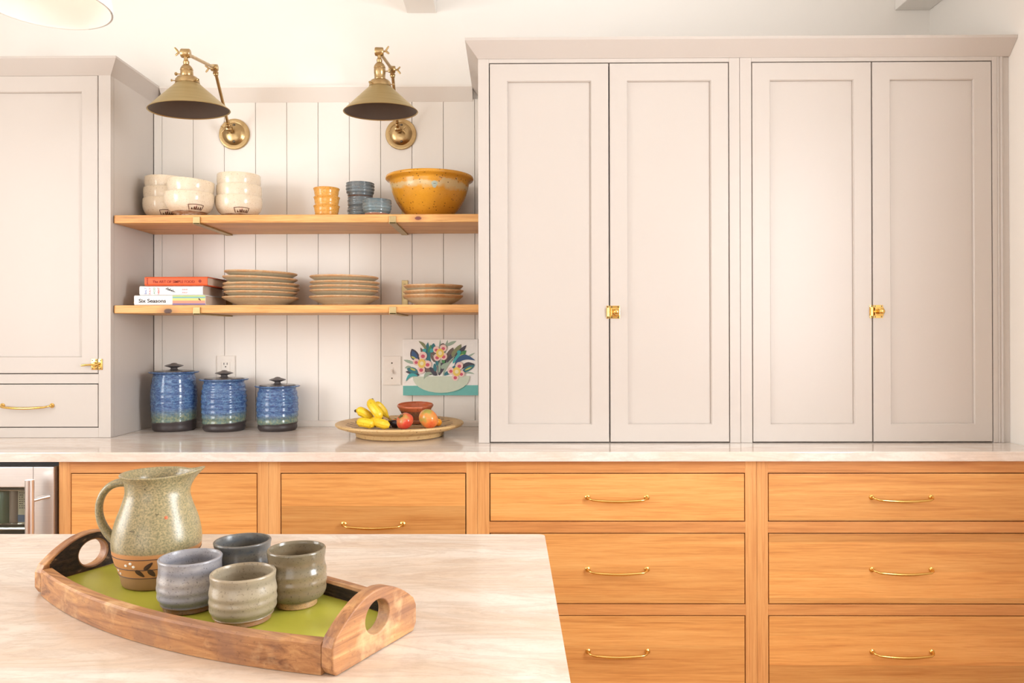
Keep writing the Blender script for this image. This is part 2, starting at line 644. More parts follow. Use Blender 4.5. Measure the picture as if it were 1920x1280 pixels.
def shaker_door(parent, x0, x1, z0, z1, y, mat, fw=0.057):
    """door frame ring (two stiles, two rails joined) with a recessed panel as a sub-part"""
    g = G()
    th = 0.021
    e = 0.0015
    xa, xb, za, zb = x0 + fw, x1 - fw, z0 + fw, z1 - fw
    # outer ring front with tiny eased edge, inner edge chamfered
    def ringv(ix, yy):
        ax, bx, az, bz_ = ix
        return [(ax, yy, az), (bx, yy, az), (bx, yy, bz_), (ax, yy, bz_)]
    loops = [ringv((x0, x1, z0, z1), y + th), ringv((x0, x1, z0, z1), y + e), ringv((x0 + e, x1 - e, z0 + e, z1 - e), y),
             ringv((xa, xb, za, zb), y), ringv((xa + .003, xb - .003, za + .003, zb - .003), y + .004),
             ringv((xa + .003, xb - .003, za + .003, zb - .003), y + th)]
    vs, fs = [], []
    for L in loops:
        vs += L
    for i in range(len(loops)):
        j = (i + 1) % len(loops)
        for k in range(4):
            fs.append((i * 4 + k, i * 4 + (k + 1) % 4, j * 4 + (k + 1) % 4, j * 4 + k))
    d = mk('door', vs, fs, mat, parent)
    box('door_panel', xa + .0032, xb - .0032, y + .009, y + th - .002, za + .0032, zb - .0032, mat, d)
    return d


def bar_pull(parent, c, length, name='pull'):
    """bowed brass bar with two round rosettes; c = centre on the drawer face"""
    g = G()
    cx, y, cz = c
    h = length / 2
    for s in (-1, 1):
        ex = cx + s * (h - .008)
        g.lathe([(0.0, -.0002), (.0085, -.0002), (.0085, .002), (.0065, .0035), (.0045, .0045), (.0035, .012), (.0, .013)], 16,
                frame_to((ex, y, cz), (0, -1, 0)), cap=False)
    n = 16
    pts, rad = [], []
    zdip = -.0065
    pts.append((cx - h + .008, y - .009, cz)); rad.append(.0034)
    pts.append((cx - h + .012, y - .018, cz - .001)); rad.append(.0034)
    for i in range(n + 1):
        t = i / n
        x = cx - h + .022 + (length - .044) * t
        sg = math.sin(PI * t)
        pts.append((x, y - .024 - .005 * sg, cz - .004 + zdip * sg * .5))
        rad.append(.0034 + .0014 * sg ** .6 if sg > 0 else .0034)
    pts.append((cx + h - .012, y - .018, cz - .001)); rad.append(.0034)
    pts.append((cx + h - .008, y - .009, cz)); rad.append(.0034)
    g.tube(pts, rad, 10)
    return g.mk(name, M['brass'], parent, smooth=50, label='brass bow pull')


def latch(parent, seam, z, y, lever=None):
    """surface latch: plate with knob on the right door, keeper on the left one"""
    t = .0022
    if lever is None:
        g = G().box(seam + .0014, seam + .0335, y - t, y - .0001, z - .0215, z + .0215, .0005)
        g.box(seam + .003, seam + .033, y - .010, y - t, z - .0135, z + .0135, .002)
        L = g.mk('latch', M['brass'], parent, label='polished brass latch')
        G().lathe([(.0, .0), (.006, .0), (.005, .006), (.0095, .012), (.010, .016), (.007, .020), (0, .021)], 20,
                  frame_to((seam + .019, y - .010, z), (0, -1, 0)), cap=False).mk('knob', M['brass'], L, smooth=50)
        g = G().box(seam - .0105, seam - .0014, y - t, y - .0001, z - .0215, z + .0215, .0005)
        g.tube([(seam - .005, y - .006, z - .0145), (seam - .005, y - .006, z + .0145)], .0055, 12)
        g.mk('keeper', M['brass'], L, smooth=50)
        G().box(seam - .004, seam + .005, y - .008, y - .005, z - .003, z + .003, .0005).mk('bolt', M['brass'], L)
        for sx, sz in ((-.006, .017), (-.006, -.017), (.007, .0175), (.0285, .0175), (.007, -.0175), (.0285, -.0175)):
            G().lathe([(0, .0), (.0026, .0), (.002, .0012), (0, .0015)], 10, frame_to((seam + sx, y - t, z + sz), (0, -1, 0)),
                      cap=False).mk('screw', M['screw'], L, smooth=50)
    else:
        g = G().box(seam - .023, seam - .0016, y - t, y - .0001, z - .019, z + .019, .0005)
        g.lathe([(0.0085, 0), (.0085, .006), (.006, .009), (0, .0095)], 18, frame_to((seam - .010, y - t, z), (0, -1, 0)), cap=False)
        L = g.mk('latch', M['brass'], parent, smooth=40, label='polished brass lever latch')
        pts = [(seam + .004, y - .009, z), (seam - .010, y - .011, z), (seam - .03, y - .013, z - .001), (seam - .045, y - .014, z - .002), (seam - .052, y - .014, z - .003)]
        G().tube(pts, [.0028, .0042, .003, .0044, .0036], 12).mk('lever', M['brass'], L, smooth=50)
        g = G().box(seam + .0016, seam + .0165, y - t, y - .0001, z - .019, z + .019, .0005)
        g.tube([(seam + .005, y - .005, z - .007), (seam + .005, y - .011, z), (seam + .005, y - .005, z + .007)], .0022, 8)
        g.mk('keeper', M['brass'], L, smooth=40)
        for sx, sz in ((-.019, .014), (-.006, .014), (-.019, -.014), (-.006, -.014), (.010, .014), (.010, -.014)):
            G().lathe([(0, .0), (.0024, .0), (.0018, .001), (0, .0013)], 10, frame_to((seam + sx, y - t, z + sz), (0, -1, 0)),
                      cap=False).mk('screw', M['screw'], L, smooth=50)


# ---------------- tall pantry units on the worktop
def PX(px, Y, py=480):
    return at_y(px, py, Y).x


def PZ(py, Y, px=1380):
    return at_y(px, py, Y).z


P_mid = PX(1388, YP)
door_z0 = ZC + 0.004
door_z1 = PZ(117.5, YP)


def pantry(name, label, x0, x1, doors, first):
    root = thing(name, label, 'cabinet', ((x0 + x1) / 2, YP + .2, ZC), 'tall pantry cabinets')
    z0, z1 = ZC + .0006, ZCR0 - .0004
    g = G()
    g.box(x0, x0 + .016, YP + .022, YW - .001, z0, z1)
    g.box(x1 - .016, x1, YP + .022, YW - .001, z0, z1)
    g.box(x0 + .016, x1 - .016, YW - .015, YW - .001, z0, z1)
    g.box(x0 + .016, x1 - .016, YP + .03, YW - .015, z1 - .016, z1)
    g.box(x0 + .016, x1 - .016, YP + .03, YW - .015, z0, z0 + .016)
    g.mk('carcass', M['paint'], root)
    dx0, dx1 = doors[0][0] - GAP, doors[-1][1] + GAP
    box('stile', x0, dx0, YP, YP + .0215, z0, z1, M['paint'], root, .0012)
    box('stile', dx1, x1, YP, YP + .0215, z0, z1, M['paint'], root, .0012)
    box('top_rail', dx0 + .0001, dx1 - .0001, YP, YP + .0215, door_z1 + GAP, z1, M['paint'], root, .0008)
    for a, b in doors:
        shaker_door(root, a, b, door_z0, door_z1, YP, M['paint'])
    latch(root, (doors[0][1] + doors[1][0]) / 2, PZ(585, YP, 1143), YP)
    return root


dA = [(PX(919, YP), PX(1142, YP) - .0008), (PX(1143.5, YP) + .0008, PX(1366.5, YP))]
dB = [(PX(1411.5, YP), PX(1635, YP) - .0008), (PX(1636.5, YP) + .0008, PX(1860, YP))]
pantry('pantry_cabinet', 'tall greige two-door pantry cabinet beside the open shelves', X_NR, P_mid - .0006, dA, True)
pr = pantry('pantry_cabinet', 'tall greige two-door pantry cabinet against the white side wall', P_mid + .0006, PX(1871, YP), dB, False)
# scribe moulding between the right unit and the wall
sx = PX(1871, YP)
G().prism([(sx + .001, YP + .02), (sx + .001, YP + .002), (sx + .004, YP - .001), (sx + .008, YP + .003), (sx + .012, YP + .003), (sx + .015, YP - .001),
           (sx + .02, YP + .001), (sx + .024, YP + .006), (XR - .0008, YP + .006), (XR - .0008, YP + .02)], 'z', ZC + .0006, ZCR0 - .0004).mk(
    'scribe_moulding', M['paint'], pr)
# crown over both units with a mitred return on the nook side
o_ = .041
zt, zb_ = ZCR1, ZCR0
xl, xr = X_NR, XR - .001
yb = YW - .001
prof = [(0, zb_), (o_, zt - .009), (o_, zt), (-.012, zt), (-.012, zb_)]      # (outward, z)
vs, fs = [], []
for (o1, z) in prof:
    vs += [(xl - o1, yb, z), (xl - o1, YP - o1, z), (xr, YP - o1, z)]
n = len(prof)
for i in range(n):
    j = (i + 1) % n
    for k in range(2):
        fs.append((i * 3 + k, i * 3 + k + 1, j * 3 + k + 1, j * 3 + k))
fs += [tuple(i * 3 for i in range(n)), tuple(i * 3 + 2 for i in range(n))]
cr = mk('crown_moulding', vs, fs, M['paint'])
tag(cr, 'long sloped greige crown moulding running above both tall pantry cabinets', 'moulding')

# ---------------- upper cabinet at the left of the nook
lx1 = X_NL
lx0 = -2.03
root = thing('wall_cabinet', 'cream painted cabinet with door and drawer standing on the worktop left of the shelves', 'cabinet', ((lx0 + lx1) / 2, YL + .15, ZC))
z0, z1 = ZC + .0006, ZCR1 - .004
g = G()
g.box(lx1 - .018, lx1, YL + .022, YW - .001, z0, z1)
g.box(lx0, lx0 + .018, YL + .022, YW - .001, z0, z1)
g.box(lx0 + .018, lx1 - .018, YW - .016, YW - .001, z0, z1)
g.box(lx0 + .018, lx1 - .018, YL + .03, YW - .016, z1 - .016, z1)
g.box(lx0 + .018, lx1 - .018, YL + .03, YW - .016, z0, z0 + .016)
g.mk('carcass', M['paint'], root)
dl = PX(183, YL, 420)
d0 = lx0 + .045
zdt, zdb = PZ(142, YL, 100), PZ(699.5, YL, 100)
zrt, zrb = PZ(720.5, YL, 100), PZ(800, YL, 100)
box('stile', dl + GAP, lx1, YL, YL + .0215, z0, z1, M['paint'], root, .0012)
box('stile', lx0, d0 - GAP, YL, YL + .0215, z0, z1, M['paint'], root, .0012)
box('rail', d0 - GAP + .0001, dl + GAP - .0001, YL, YL + .0215, zdt + GAP, z1, M['paint'], root, .0008)
box('rail', d0 - GAP + .0001, dl + GAP - .0001, YL, YL + .0215, zrt + GAP, zdb - GAP, M['paint'], root, .0008)
box('rail', d0 - GAP + .0001, dl + GAP - .0001, YL, YL + .0215, z0, zrb - GAP, M['paint'], root, .0008)
shaker_door(root, d0, dl, zdb, zdt, YL, M['paint'], .056)
dr = box('drawer', d0, dl, YL, YL + .021, zrb, zrt, M['paint'], root, .0012)
pc = at_y(102, 760, YL)
bar_pull(dr, (pc.x - .096, YL, pc.z), .192)
lp = at_y(183, 683, YL)
latch(root, dl + GAP / 2, lp.z, YL, lever=True)
vs, fs = [], []
for (o1, z) in [(0, ZCR0), (.039, ZCR1 - .008), (.039, ZCR1), (-.012, ZCR1), (-.012, ZCR0)]:
    vs += [(lx1 + o1, YW - .038 if False else YW - .001, z), (lx1 + o1, YL - o1, z), (lx0, YL - o1, z)]
for i in range(5):
    j = (i + 1) % 5
    for k in range(2):
        fs.append((i * 3 + k, i * 3 + k + 1, j * 3 + k + 1, j * 3 + k))
fs += [tuple(i * 3 for i in range(5)), tuple(i * 3 + 2 for i in range(5))]
mk('crown', vs, fs, M['paint'], root)

# ---------------- worktop
tag(box('worktop', XL + .002, XR - .001, YC, YW - .0006, ZC - .03, ZC, M['stone'], bev=.003),
    'long polished beige stone worktop with soft veins along the back wall', 'worktop')

# ---------------- oak base cabinets
def base_unit(label, x0, x1, dx0, dx1, rows, group='oak base cabinets'):
    root = thing('base_cabinet', label, 'cabinet', ((x0 + x1) / 2, YB + .3, 0), group)
    zt = ZC - .0306
    g = G()
    g.box(x0 + .0003, x0 + .018, YB + .022, YW - .001, .1, zt)
    g.box(x1 - .018, x1 - .0003, YB + .022, YW - .001, .1, zt)
    g.box(x0 + .018, x1 - .018, YW - .013, YW - .001, .1, zt)
    g.box(x0 + .018, x1 - .018, YB + .03, YW - .013, .1, .116)
    g.mk('carcass', M['oak_rail'], root)
    box('toe_kick', x0 + .0003, x1 - .0003, YB + .07, YB + .085, .0005, .0995, M['oak_rail'], root)
    box('stile', x0 + .0003, dx0 - GAP, YB, YB + .0215, .1, zt, M['oak_z'], root, .0006)
    box('stile', dx1 + GAP, x1 - .0003, YB, YB + .0215, .1, zt, M['oak_z'], root, .0006)
    prev = zt
    for (a, b, pz) in rows:
        box('rail', dx0 - GAP + .0001, dx1 + GAP - .0001, YB, YB + .0215, a + GAP, prev, M['oak_rail'], root, .0006)
        d = box('drawer', dx0, dx1, YB, YB + .0212, b, a, M['oak_x'], root, .001)
        bar_pull(d, ((dx0 + dx1) / 2, YB, pz), .2)
        prev = b - GAP
    box('rail', dx0 - GAP + .0001, dx1 + GAP - .0001, YB, YB + .0215, .1, prev, M['oak_rail'], root, .0006)
    return root


BX = lambda px, py=940: at_y(px, py, YB).x
BZ = lambda py, px=1380: at_y(px, py, YB).z
r1t, r1b = BZ(888), BZ(976)
r2t, r2b = BZ(1000.5), BZ(1131)
r3t, r3b = BZ(1155), .155
wide = [(r1t, r1b, BZ(932)), (r2t, r2b, BZ(1067)), (r3t, r3b, BZ(1221))]
tb = BZ(1079, 700)
nar = [(BZ(888, 700), tb, BZ(982, 700)), (tb - .042, .155, (tb - .042) - .13)]
base_unit('oak base cabinet with two deep drawers beside the steel wine cooler', BX(110.5), BX(503.5), BX(134), BX(481), nar)
base_unit('oak base cabinet with two deep drawers under the fruit platter', BX(503.5), BX(895.5), BX(527.5), BX(872.5), nar)
base_unit('wide oak base cabinet with three drawers between the two-drawer and wall-side cabinets', BX(895.5), BX(1419), BX(919.5), BX(1395.5), wide)
base_unit('wide oak base cabinet with three drawers against the white side wall', BX(1419), XR - .001, BX(1441.5), XR - .04, wide)

# ---------------- wine cooler under the worktop
cx1 = BX(109)
cx0 = cx1 - .595
wc = thing('wine_cooler', 'stainless wine cooler with glass door and vertical bar handle', 'appliance', ((cx0 + cx1) / 2, YB + .3, 0))
zt = ZC - .0308
g = G()
g.box(cx0, cx0 + .02, YB + .03, YW - .02, .1, zt - .006)
g.box(cx1 - .02, cx1, YB + .03, YW - .02, .1, zt - .006)
g.box(cx0 + .02, cx1 - .02, YW - .04, YW - .02, .1, zt - .006)
g.box(cx0 + .02, cx1 - .02, YB + .03, YW - .04, .1, .13)
g.box(cx0 + .02, cx1 - .02, YB + .03, YW - .04, zt - .03, zt - .006)
g.mk('body', M['dark'], wc)
box('plinth', cx0, cx1, YB + .06, YB + .08, .0005, .0995, M['black'], wc)
ct = BZ(874, 60)
wd0, wd1, wz0 = cx0 + .004, cx1 - .006, .115
gx1, gz1 = BX(67), BZ(912, 40)
g = G()
g.box(wd0, wd0 + .07, YB - .012, YB + .022, wz0, ct, .002)
g.box(gx1, wd1, YB - .012, YB + .022, wz0, ct, .002)
g.box(wd0 + .07, gx1, YB - .012, YB + .022, gz1, ct, .002)
g.box(wd0 + .07, gx1, YB - .012, YB + .022, wz0, wz0 + .07, .002)
fr = g.mk('door_frame', M['steel'], wc)
box('glass', wd0 + .066, gx1 + .004, YB + .001, YB + .007, wz0 + .066, gz1 + .004, M['cooler_glass'], wc)
g = G()
g.box(cx0 + .001, cx0 + .03, YB + .0225, YB + .0295, .105, zt - .004)
g.box(cx1 - .03, cx1 - .001, YB + .0225, YB + .0295, .105, zt - .004)
g.box(cx0 + .03, cx1 - .03, YB + .0225, YB + .0295, zt - .06, zt - .004)
g.mk('gasket', M['black'], wc)
hx, hz = BX(76.5), BZ(893, 76)
g = G()
g.tube([(hx, YB - .055, hz), (hx, YB - .055, hz - .5)], .0128, 20)
H = g.mk('handle', M['chrome'], wc, smooth=50)
for zz in (hz - .065, hz - .43):
    G().tube([(hx + .002, YB - .053, zz), (hx + .02, YB - .03, zz + .004), (hx + .034, YB - .0121, zz + .006)], .006, 12).mk('standoff', M['chrome'], H, smooth=50)
for k, zz in enumerate((.34, .5, .655, .78)):
    g = G()
    for q in range(9):
        yy = YB + .06 + q * .055
        g.tube([(cx0 + .021, yy, zz), (cx1 - .021, yy, zz)], .0025, 6)
    g.tube([(cx0 + .021, YB + .05, zz), (cx1 - .021, YB + .05, zz)], .004, 6)
    g.mk('shelf', M['chrome'], wc, smooth=50)
M['bottle_g'] = flat('green_bottle', srgb(96, 122, 100), 0.15)
M['bottle_p'] = flat('pale_can', srgb(170, 150, 140), 0.3)
M['label_w'] = flat('carton_label', srgb(226, 216, 196), 0.6)
M['label_b'] = flat('carton_blue', srgb(96, 120, 160), 0.6)
for px, nm, mt, r in ((10, 'bottle', 'bottle_g', .024), (29, 'drink_can', 'bottle_p', .016)):
    q = at_y(px, 940, YB + .12)
    o = G().lathe([(0, 0), (r, 0), (r, .1), (r * .9, .105), (0, .106)], 20, Matrix.Translation((q.x, q.y, .66)), cap=False).mk(nm, M[mt], smooth=40)
    tag(o, 'green glass bottle standing inside the wine cooler' if mt == 'bottle_g' else 'slim rosy drink can standing inside the wine cooler', 'bottle')
q = at_y(45, 940, YB + .1)
ct_ = thing('carton', 'pale printed drink carton with a blue foot inside the wine cooler', 'carton', (q.x, q.y, .6594))
box('box', q.x - .018, q.x + .018, q.y - .0, q.y + .04, .6594, .775, M['label_w'], ct_)
box('blue_band', q.x - .0185, q.x + .0185, q.y - .0006, q.y + .0405, .664, .688, M['label_b'], ct_)
g = G()
for r_ in range(9):
    for c_ in range(4):
        if random.random() < .8:
            x_ = q.x - .014 + c_ * .0075
            z_ = .765 - r_ * .007
            g.box(x_, x_ + .003 + random.random() * .003, q.y - .0007, q.y - .0001, z_, z_ + .0028)
g.mk('print', M['slot'], ct_)

# ---------------- island
IX1 = at_z(1021, 1001, ZC).x
IY1 = at_z(1021, 1001, ZC).y
isl = thing('kitchen_island', 'kitchen island topped with a pale cream veined stone slab', 'island', (IX1 - .8, .8, 0))
rr = .012
poly = [(IX1 - 1.75, .3), (IX1, .3)]
for k in range(7):
    a = PI / 2 * k / 6
    poly.append((IX1 - rr + rr * math.cos(a), IY1 - rr + rr * math.sin(a)))
poly.append((IX1 - 1.75, IY1))
G().prism(poly, 'z', ZC - .03, ZC).mk('stone_top', M['island_stone'], isl)
box('cabinet_body', IX1 - 1.70, IX1 - .04, .34, IY1 - .04, .1, ZC - .0305, M['oak_z'], isl, .002)
box('toe_kick', IX1 - 1.66, IX1 - .1, .4, IY1 - .1, .0005, .0995, M['oak_rail'], isl)

# ---------------- open shelves and brackets
zs_u = at_y(209, 403.3, YS).z
zs_l = at_y(209, 572.3, YS).z
TH = .0283
for nm, z, lab in (('upper', zs_u, 'upper oak wall shelf carrying bowls and cups'), ('lower', zs_l, 'lower oak wall shelf carrying books and plates')):
    x0, x1 = X_NL + .002, X_NR - .001
    r = .012
    poly = [(x1, YW - .0006), (x0, YW - .0006), (x0, YS + r)]
    for k in range(1, 6):
        a = PI + PI / 2 * k / 6
        poly.append((x0 + r + r * math.cos(a), YS + r + r * math.sin(a)))
    poly += [(x0 + r, YS), (x1, YS)]
    bm_o = G().prism(poly, 'z', z - TH, z).mk('wall_shelf', M['shelf'])
    bv = bm_o.modifiers.new('bevel', 'BEVEL')
    bv.width = .0022
    bv.segments = 2
    tag(bm_o, lab, 'shelf', 'open oak shelves')


def bracket(xc, z, lab):
    w = .0125
    t = .005
    root = thing('shelf_bracket', lab, 'bracket', (xc, YW, z), 'brass shelf brackets')
    zb = z - TH
    yf = YS - t - .0005
    g = G()
    g.box(xc - w, xc + w, yf, YW - .0006, zb - t - .0006, zb - .0006, .0008)
    g.box(xc - w, xc + w, yf, yf + t, zb - .0006 - t, z - .007, .0012)
    g.mk('arm', M['bracket'], root)
    g = G()
    g.box(xc - w, xc + w, YW - .0055, YW - .0007, z + .0005, z + .108, .0012)
    pl = g.mk('wall_strap', M['bracket'], root)
    for zz in (z + .088, z + .04):
        G().lathe([(0, 0), (.0055, 0), (.0045, .002), (0, .003)], 14, frame_to((xc, YW - .0056, zz), (0, -1, 0)), cap=False).mk('screw', M['bracket'], pl, smooth=50)


xb1 = at_y(369.5, 415, YS).x
xb2 = at_y(736.5, 413, YS).x
bracket(xb1, zs_u, 'brass bracket under the upper shelf below the cream bowls')
bracket(xb2, zs_u, 'brass bracket under the upper shelf below the yellow bowl')
bracket(xb1, zs_l, 'brass bracket under the lower shelf below the books')
bracket(xb2, zs_l, 'brass bracket under the lower shelf beside the smallest plates')


# ------------------------------------------------------------------ wall sconces
def sconce(label, plate_px, elbow_px, head_px, rim_px, Yel, Yh, nut_side):
    pc = at_y(*plate_px, YW)
    root = thing('wall_sconce', label, 'wall lamp', pc, 'brass wall sconces')
    bp = G().lathe([(0, .0006), (.061, .0006), (.0615, .004), (.059, .0085), (.047, .0105), (.0445, .0095), (.043, .0105), (.038, .016), (.028, .021), (.014, .024), (0, .0245)],
                   48, frame_to(pc, (0, -1, 0)), cap=False).mk('backplate', M['abrass'], root, smooth=35)
    for dz in (.032, -.032):
        G().lathe([(0, 0), (.0058, 0), (.0055, .003), (.003, .005), (0, .0052)], 14, frame_to(pc + Vector((.006 * nut_side * -1 * 0 + .004, -.0165, dz)), (0, -1, 0)),
                  cap=False).mk('screw', M['screw'], bp, smooth=50)
    piv = pc + Vector((-.006, -.042, .01))
    el = at_y(*elbow_px, Yel)
    hd = at_y(*head_px, Yh)

    def joint(nm, p, r, axis):
        a = Vector(axis).normalized()
        return G().lathe([(0, -r * 1.05), (r * .85, -r), (r, -r * .8), (r, r * .8), (r * .85, r), (0, r * 1.05)], 18, frame_to(p, a), cap=False).mk(nm, M['abrass'], root, smooth=40)

    def wing(par, p, d):
        d = Vector(d).normalized()
        g = G().tube([p, p + d * .012], .0032, 8)
        up = Vector((0, -.3, 1)).normalized()
        for s in (1, -1):
            g.tube([p + d * .009, p + d * .015 + up * s * .006, p + d * .021 + up * s * .012], [.0026, .0034, .0024], 8, (.6, 1.2))
        g.mk('wing_nut', M['abrass'], par, smooth=50)
    # stem from plate to first joint
    G().tube([pc + Vector((-.004, -.022, .004)), piv], .0065, 12).mk('stem', M['abrass'], root, smooth=50)
    j1 = joint('joint', piv, .0115, (1, 0, 0))
    wing(j1, piv + Vector((nut_side * .010, 0, 0)), (nut_side, -.1, -.1))
    d1 = (el - piv).normalized()
    g = G().tube([piv + d1 * .008, piv + d1 * .03], .0085, 14)
    g.tube([piv + d1 * .028, el - d1 * .028], .0058, 14)
    g.tube([el - d1 * .03, el - d1 * .006], .0085, 14)
    g.lathe([(.0095, -.002), (.0105, 0), (.0095, .002)], 14, frame_to(piv + d1 * .022, d1))
    g.lathe([(.0095, -.002), (.0105, 0), (.0095, .002)], 14, frame_to(el - d1 * .022, d1))
    g.mk('lower_arm', M['abrass'], root, smooth=40)
    j2 = joint('joint', el, .0125, (1, .1, 0))
    wing(j2, el + Vector((nut_side * .011, 0, -.001)), (nut_side, -.2, -.2))
    d2 = (hd - el).normalized()
    g = G().tube([el + d2 * .008, el + d2 * .026], .0078, 14)
    g.tube([el + d2 * .024, hd - d2 * .022], .0058, 14)
    g.tube([hd - d2 * .026, hd - d2 * .008], .0078, 14)
    g.mk('upper_arm', M['abrass'], root, smooth=40)
    j3 = joint('joint', hd, .0145, (1, .1, 0))
    wing(j3, hd + Vector((nut_side * .013, 0, 0)), (nut_side, -.1, .25))
    # socket and shade hang from the head joint along axis ax
    rim = at_y(*rim_px, Yh + .01)
    ax = (hd - rim).normalized()
    tilt = Vector((0, -math.tan(math.radians(4)), 0))
    ax = (ax + tilt * .0).normalized()
    Ltot = (hd - rim).length
    Mx = frame_to(rim, ax)
    zs = Ltot
    sh = .093            # shade cone height
    so = [(.0, zs - .010), (.0065, zs - .012), (.0065, zs - .022), (.0095, zs - .026), (.0095, zs - .031), (.0085, zs - .035), (.0135, zs - .040), (.0185, zs - .047),
          (.020, zs - .053), (.0185, zs - .056), (.0195, zs - .058), (.0195, zs - .072), (.0185, zs - .074), (.0185, zs - .088), (.0195, zs - .090), (.0185, zs - .093),
          (.0205, sh + .014), (.0, sh + .0139)]
    sk = G().lathe(so, 28, Mx, cap=False).mk('socket', M['abrass'], root, smooth=35)
    kd = (Mx.to_3x3() @ Vector((nut_side * .95, -.2, 0)))
    kd = Vector((nut_side, -.12, 0)).normalized()
    kp = Mx @ Vector((0, 0, zs - .066))
    g = G().tube([kp + kd * .018, kp + kd * .03], .0022, 8)
    g.lathe([(0, 0), (.0045, .001), (.006, .006), (.003, .009), (0, .0095)], 12, frame_to(kp + kd * .029, kd), cap=False)
    g.mk('switch_knob', M['abrass'], sk, smooth=50)
    R = .125
    ho = G().lathe([(.018, sh + .016), (.030, sh + .012), (.0365, sh + .004), (.0375, sh - .008), (.0355, sh - .008), (.0345, sh + .003), (.018, sh + .010)], 36, Mx).mk('shade_holder', M['abrass'], root, smooth=35)
    for ang in (.2, 2.3, 4.4):
        dd = Mx.to_3x3() @ Vector((math.cos(ang), math.sin(ang), 0))
        pp = Mx @ Vector((0, 0, sh - .003)) + dd * .0365
        G().tube([pp, pp + dd * .009, pp + dd * .0095, pp + dd * .013], [.0016, .0016, .004, .0035], 8).mk('thumb_screw', M['abrass'], ho, smooth=50)
    outp = [(.0335, sh + .002), (.0345, sh - .006), (.040, sh - .012), (R - .004, .005), (R, .0015), (R + .0008, 0), (R - .0008, -.0008)]
    G().lathe(outp + [(R - .003, .002)], 64, Mx, cap=False).mk('shade', M['shade_brass'], root, smooth=35)
    G().lathe([(R - .0028, .0022), (.0385, sh - .0135), (.0325, sh - .008), (.0325, sh), (0, sh)], 64, Mx, cap=False).mk('shade_lining', M['shade_in'], root, smooth=35)
    G().lathe([(0, sh - .062), (.012, sh - .059), (.021, sh - .047), (.0225, sh - .036), (.018, sh - .024), (.012, sh - .012), (.012, sh - .001), (0, sh - .0008)], 24, Mx, cap=False).mk(
        'bulb', M['white_plastic'], root, smooth=60)
    return root


sconce('brass swing-arm sconce with cone shade over the cream bowls', (440, 252), (402, 127), (348, 100), (355, 207), 2.72, 2.40, -1)
sconce('brass swing-arm sconce with cone shade over the small cups', (752, 252), (735, 130), (711, 97), (714, 210), 2.76, 2.53, 1)

# ------------------------------------------------------------------ pendant lamp over the island
n = N('milk_glass')
n.out(srgb(250, 244, 238), .35)
n.b.inputs['Transmission Weight'].default_value = .25
n.b.inputs['Subsurface Weight'].default_value = 0.0
M['milk'] = n.m
n = N('lit_bulb')
n.b.inputs['Emission Color'].default_value = (1, .9, .78, 1)
n.b.inputs['Emission Strength'].default_value = 6
n.b.inputs['Base Color'].default_value = (1, .95, .9, 1)
M['bulb'] = n.m
pz_ = 1.15
pcen = at_y(86, 11, pz_)
pl = thing('pendant_lamp', 'white dome pendant lamp hanging above the stone island', 'pendant lamp', pcen)
Mx = Matrix.Translation(pcen)
R = .0925
dome = smooth_prof([(R, 0), (R * .99, .012), (R * .93, .045), (R * .75, .085), (R * .45, .115), (.02, .13)], 5)
inner = [(max(r - .003, .0), z - .001) for r, z in reversed(dome)]
G().lathe(dome + inner[:-1] + [(R - .003, 0)], 64, Mx, cap=False).mk('shade', M['milk'], pl, smooth=50)
G().lathe([(0, .129), (.022, .129), (.024, .14), (.018, .17), (.008, .19), (0, .19)], 24, Mx, cap=False).mk('socket', M['abrass'], pl, smooth=40)
G().tube([pcen + Vector((0, 0, .19)), (pcen.x, pcen.y, CEIL - .02)], .003, 8).mk('cord', M['abrass'], pl, smooth=50)
G().lathe([(0, 0), (.05, 0), (.055, -.008), (.03, -.02), (0, -.021)], 28, Matrix.Translation((pcen.x, pcen.y, CEIL - .0005)), cap=False).mk('canopy', M['abrass'], pl, smooth=40)
G().lathe([(0, .04), (.018, .045), (.028, .065), (.026, .085), (.014, .105), (.012, .128), (0, .1285)], 24, Mx, cap=False).mk('bulb', M['bulb'], pl, smooth=60)

# ------------------------------------------------------------------ pottery
def thick_prof(outer, t, floor_z):
    """outer profile (foot centre to rim) -> closed profile with an inside wall of thickness t"""
    inn = [(max(r - t, 0.0005), z) for r, z in outer if z > floor_z + t * .5 and r - t > .002]
    rim_r, rim_z = outer[-1]
    out = [(0, outer[0][1])] + outer + [(rim_r - t * .25, rim_z + t * .32), (rim_r - t * .75, rim_z + t * .32)]
    inn = [(r, z) for r, z in inn if z < rim_z - t * .1]
    out += list(reversed(inn)) + [(inn[0][0] * .6, floor_z + t * .6), (0, floor_z + t * .5)]
    return out


def r_at(prof, z):
    for (r0, z0), (r1, z1) in zip(prof[:-1], prof[1:]):
        if min(z0, z1) <= z <= max(z0, z1) and abs(z1 - z0) > 1e-9:
            return r0 + (r1 - r0) * (z - z0) / (z1 - z0)
    return prof[-1][0]


def on_surface(prof, a, z, off):
    r = r_at(prof, z) + off
    return Vector((r * math.cos(a), r * math.sin(a), z))


def strokes(name, prof, lines, width, mat, parent, off=.0006, thick=.0005):
    """painted strokes: lines of (angle, z) points laid on a turned surface as thin ribbons"""
    g = G()
    for L in lines:
        L2 = []
        for (a0, z0), (a1, z1) in zip(L[:-1], L[1:]):
            for k in range(5):
                L2.append((a0 + (a1 - a0) * k / 5, z0 + (z1 - z0) * k / 5))
        L2.append(L[-1])
        pts = [on_surface(prof, a, z, off) for a, z in L2]
        g.tube(pts, width / 2, 6, (1, 1) if width < .0018 else (1, 1))
    return g.mk(name, mat, parent, smooth=60, local=True)


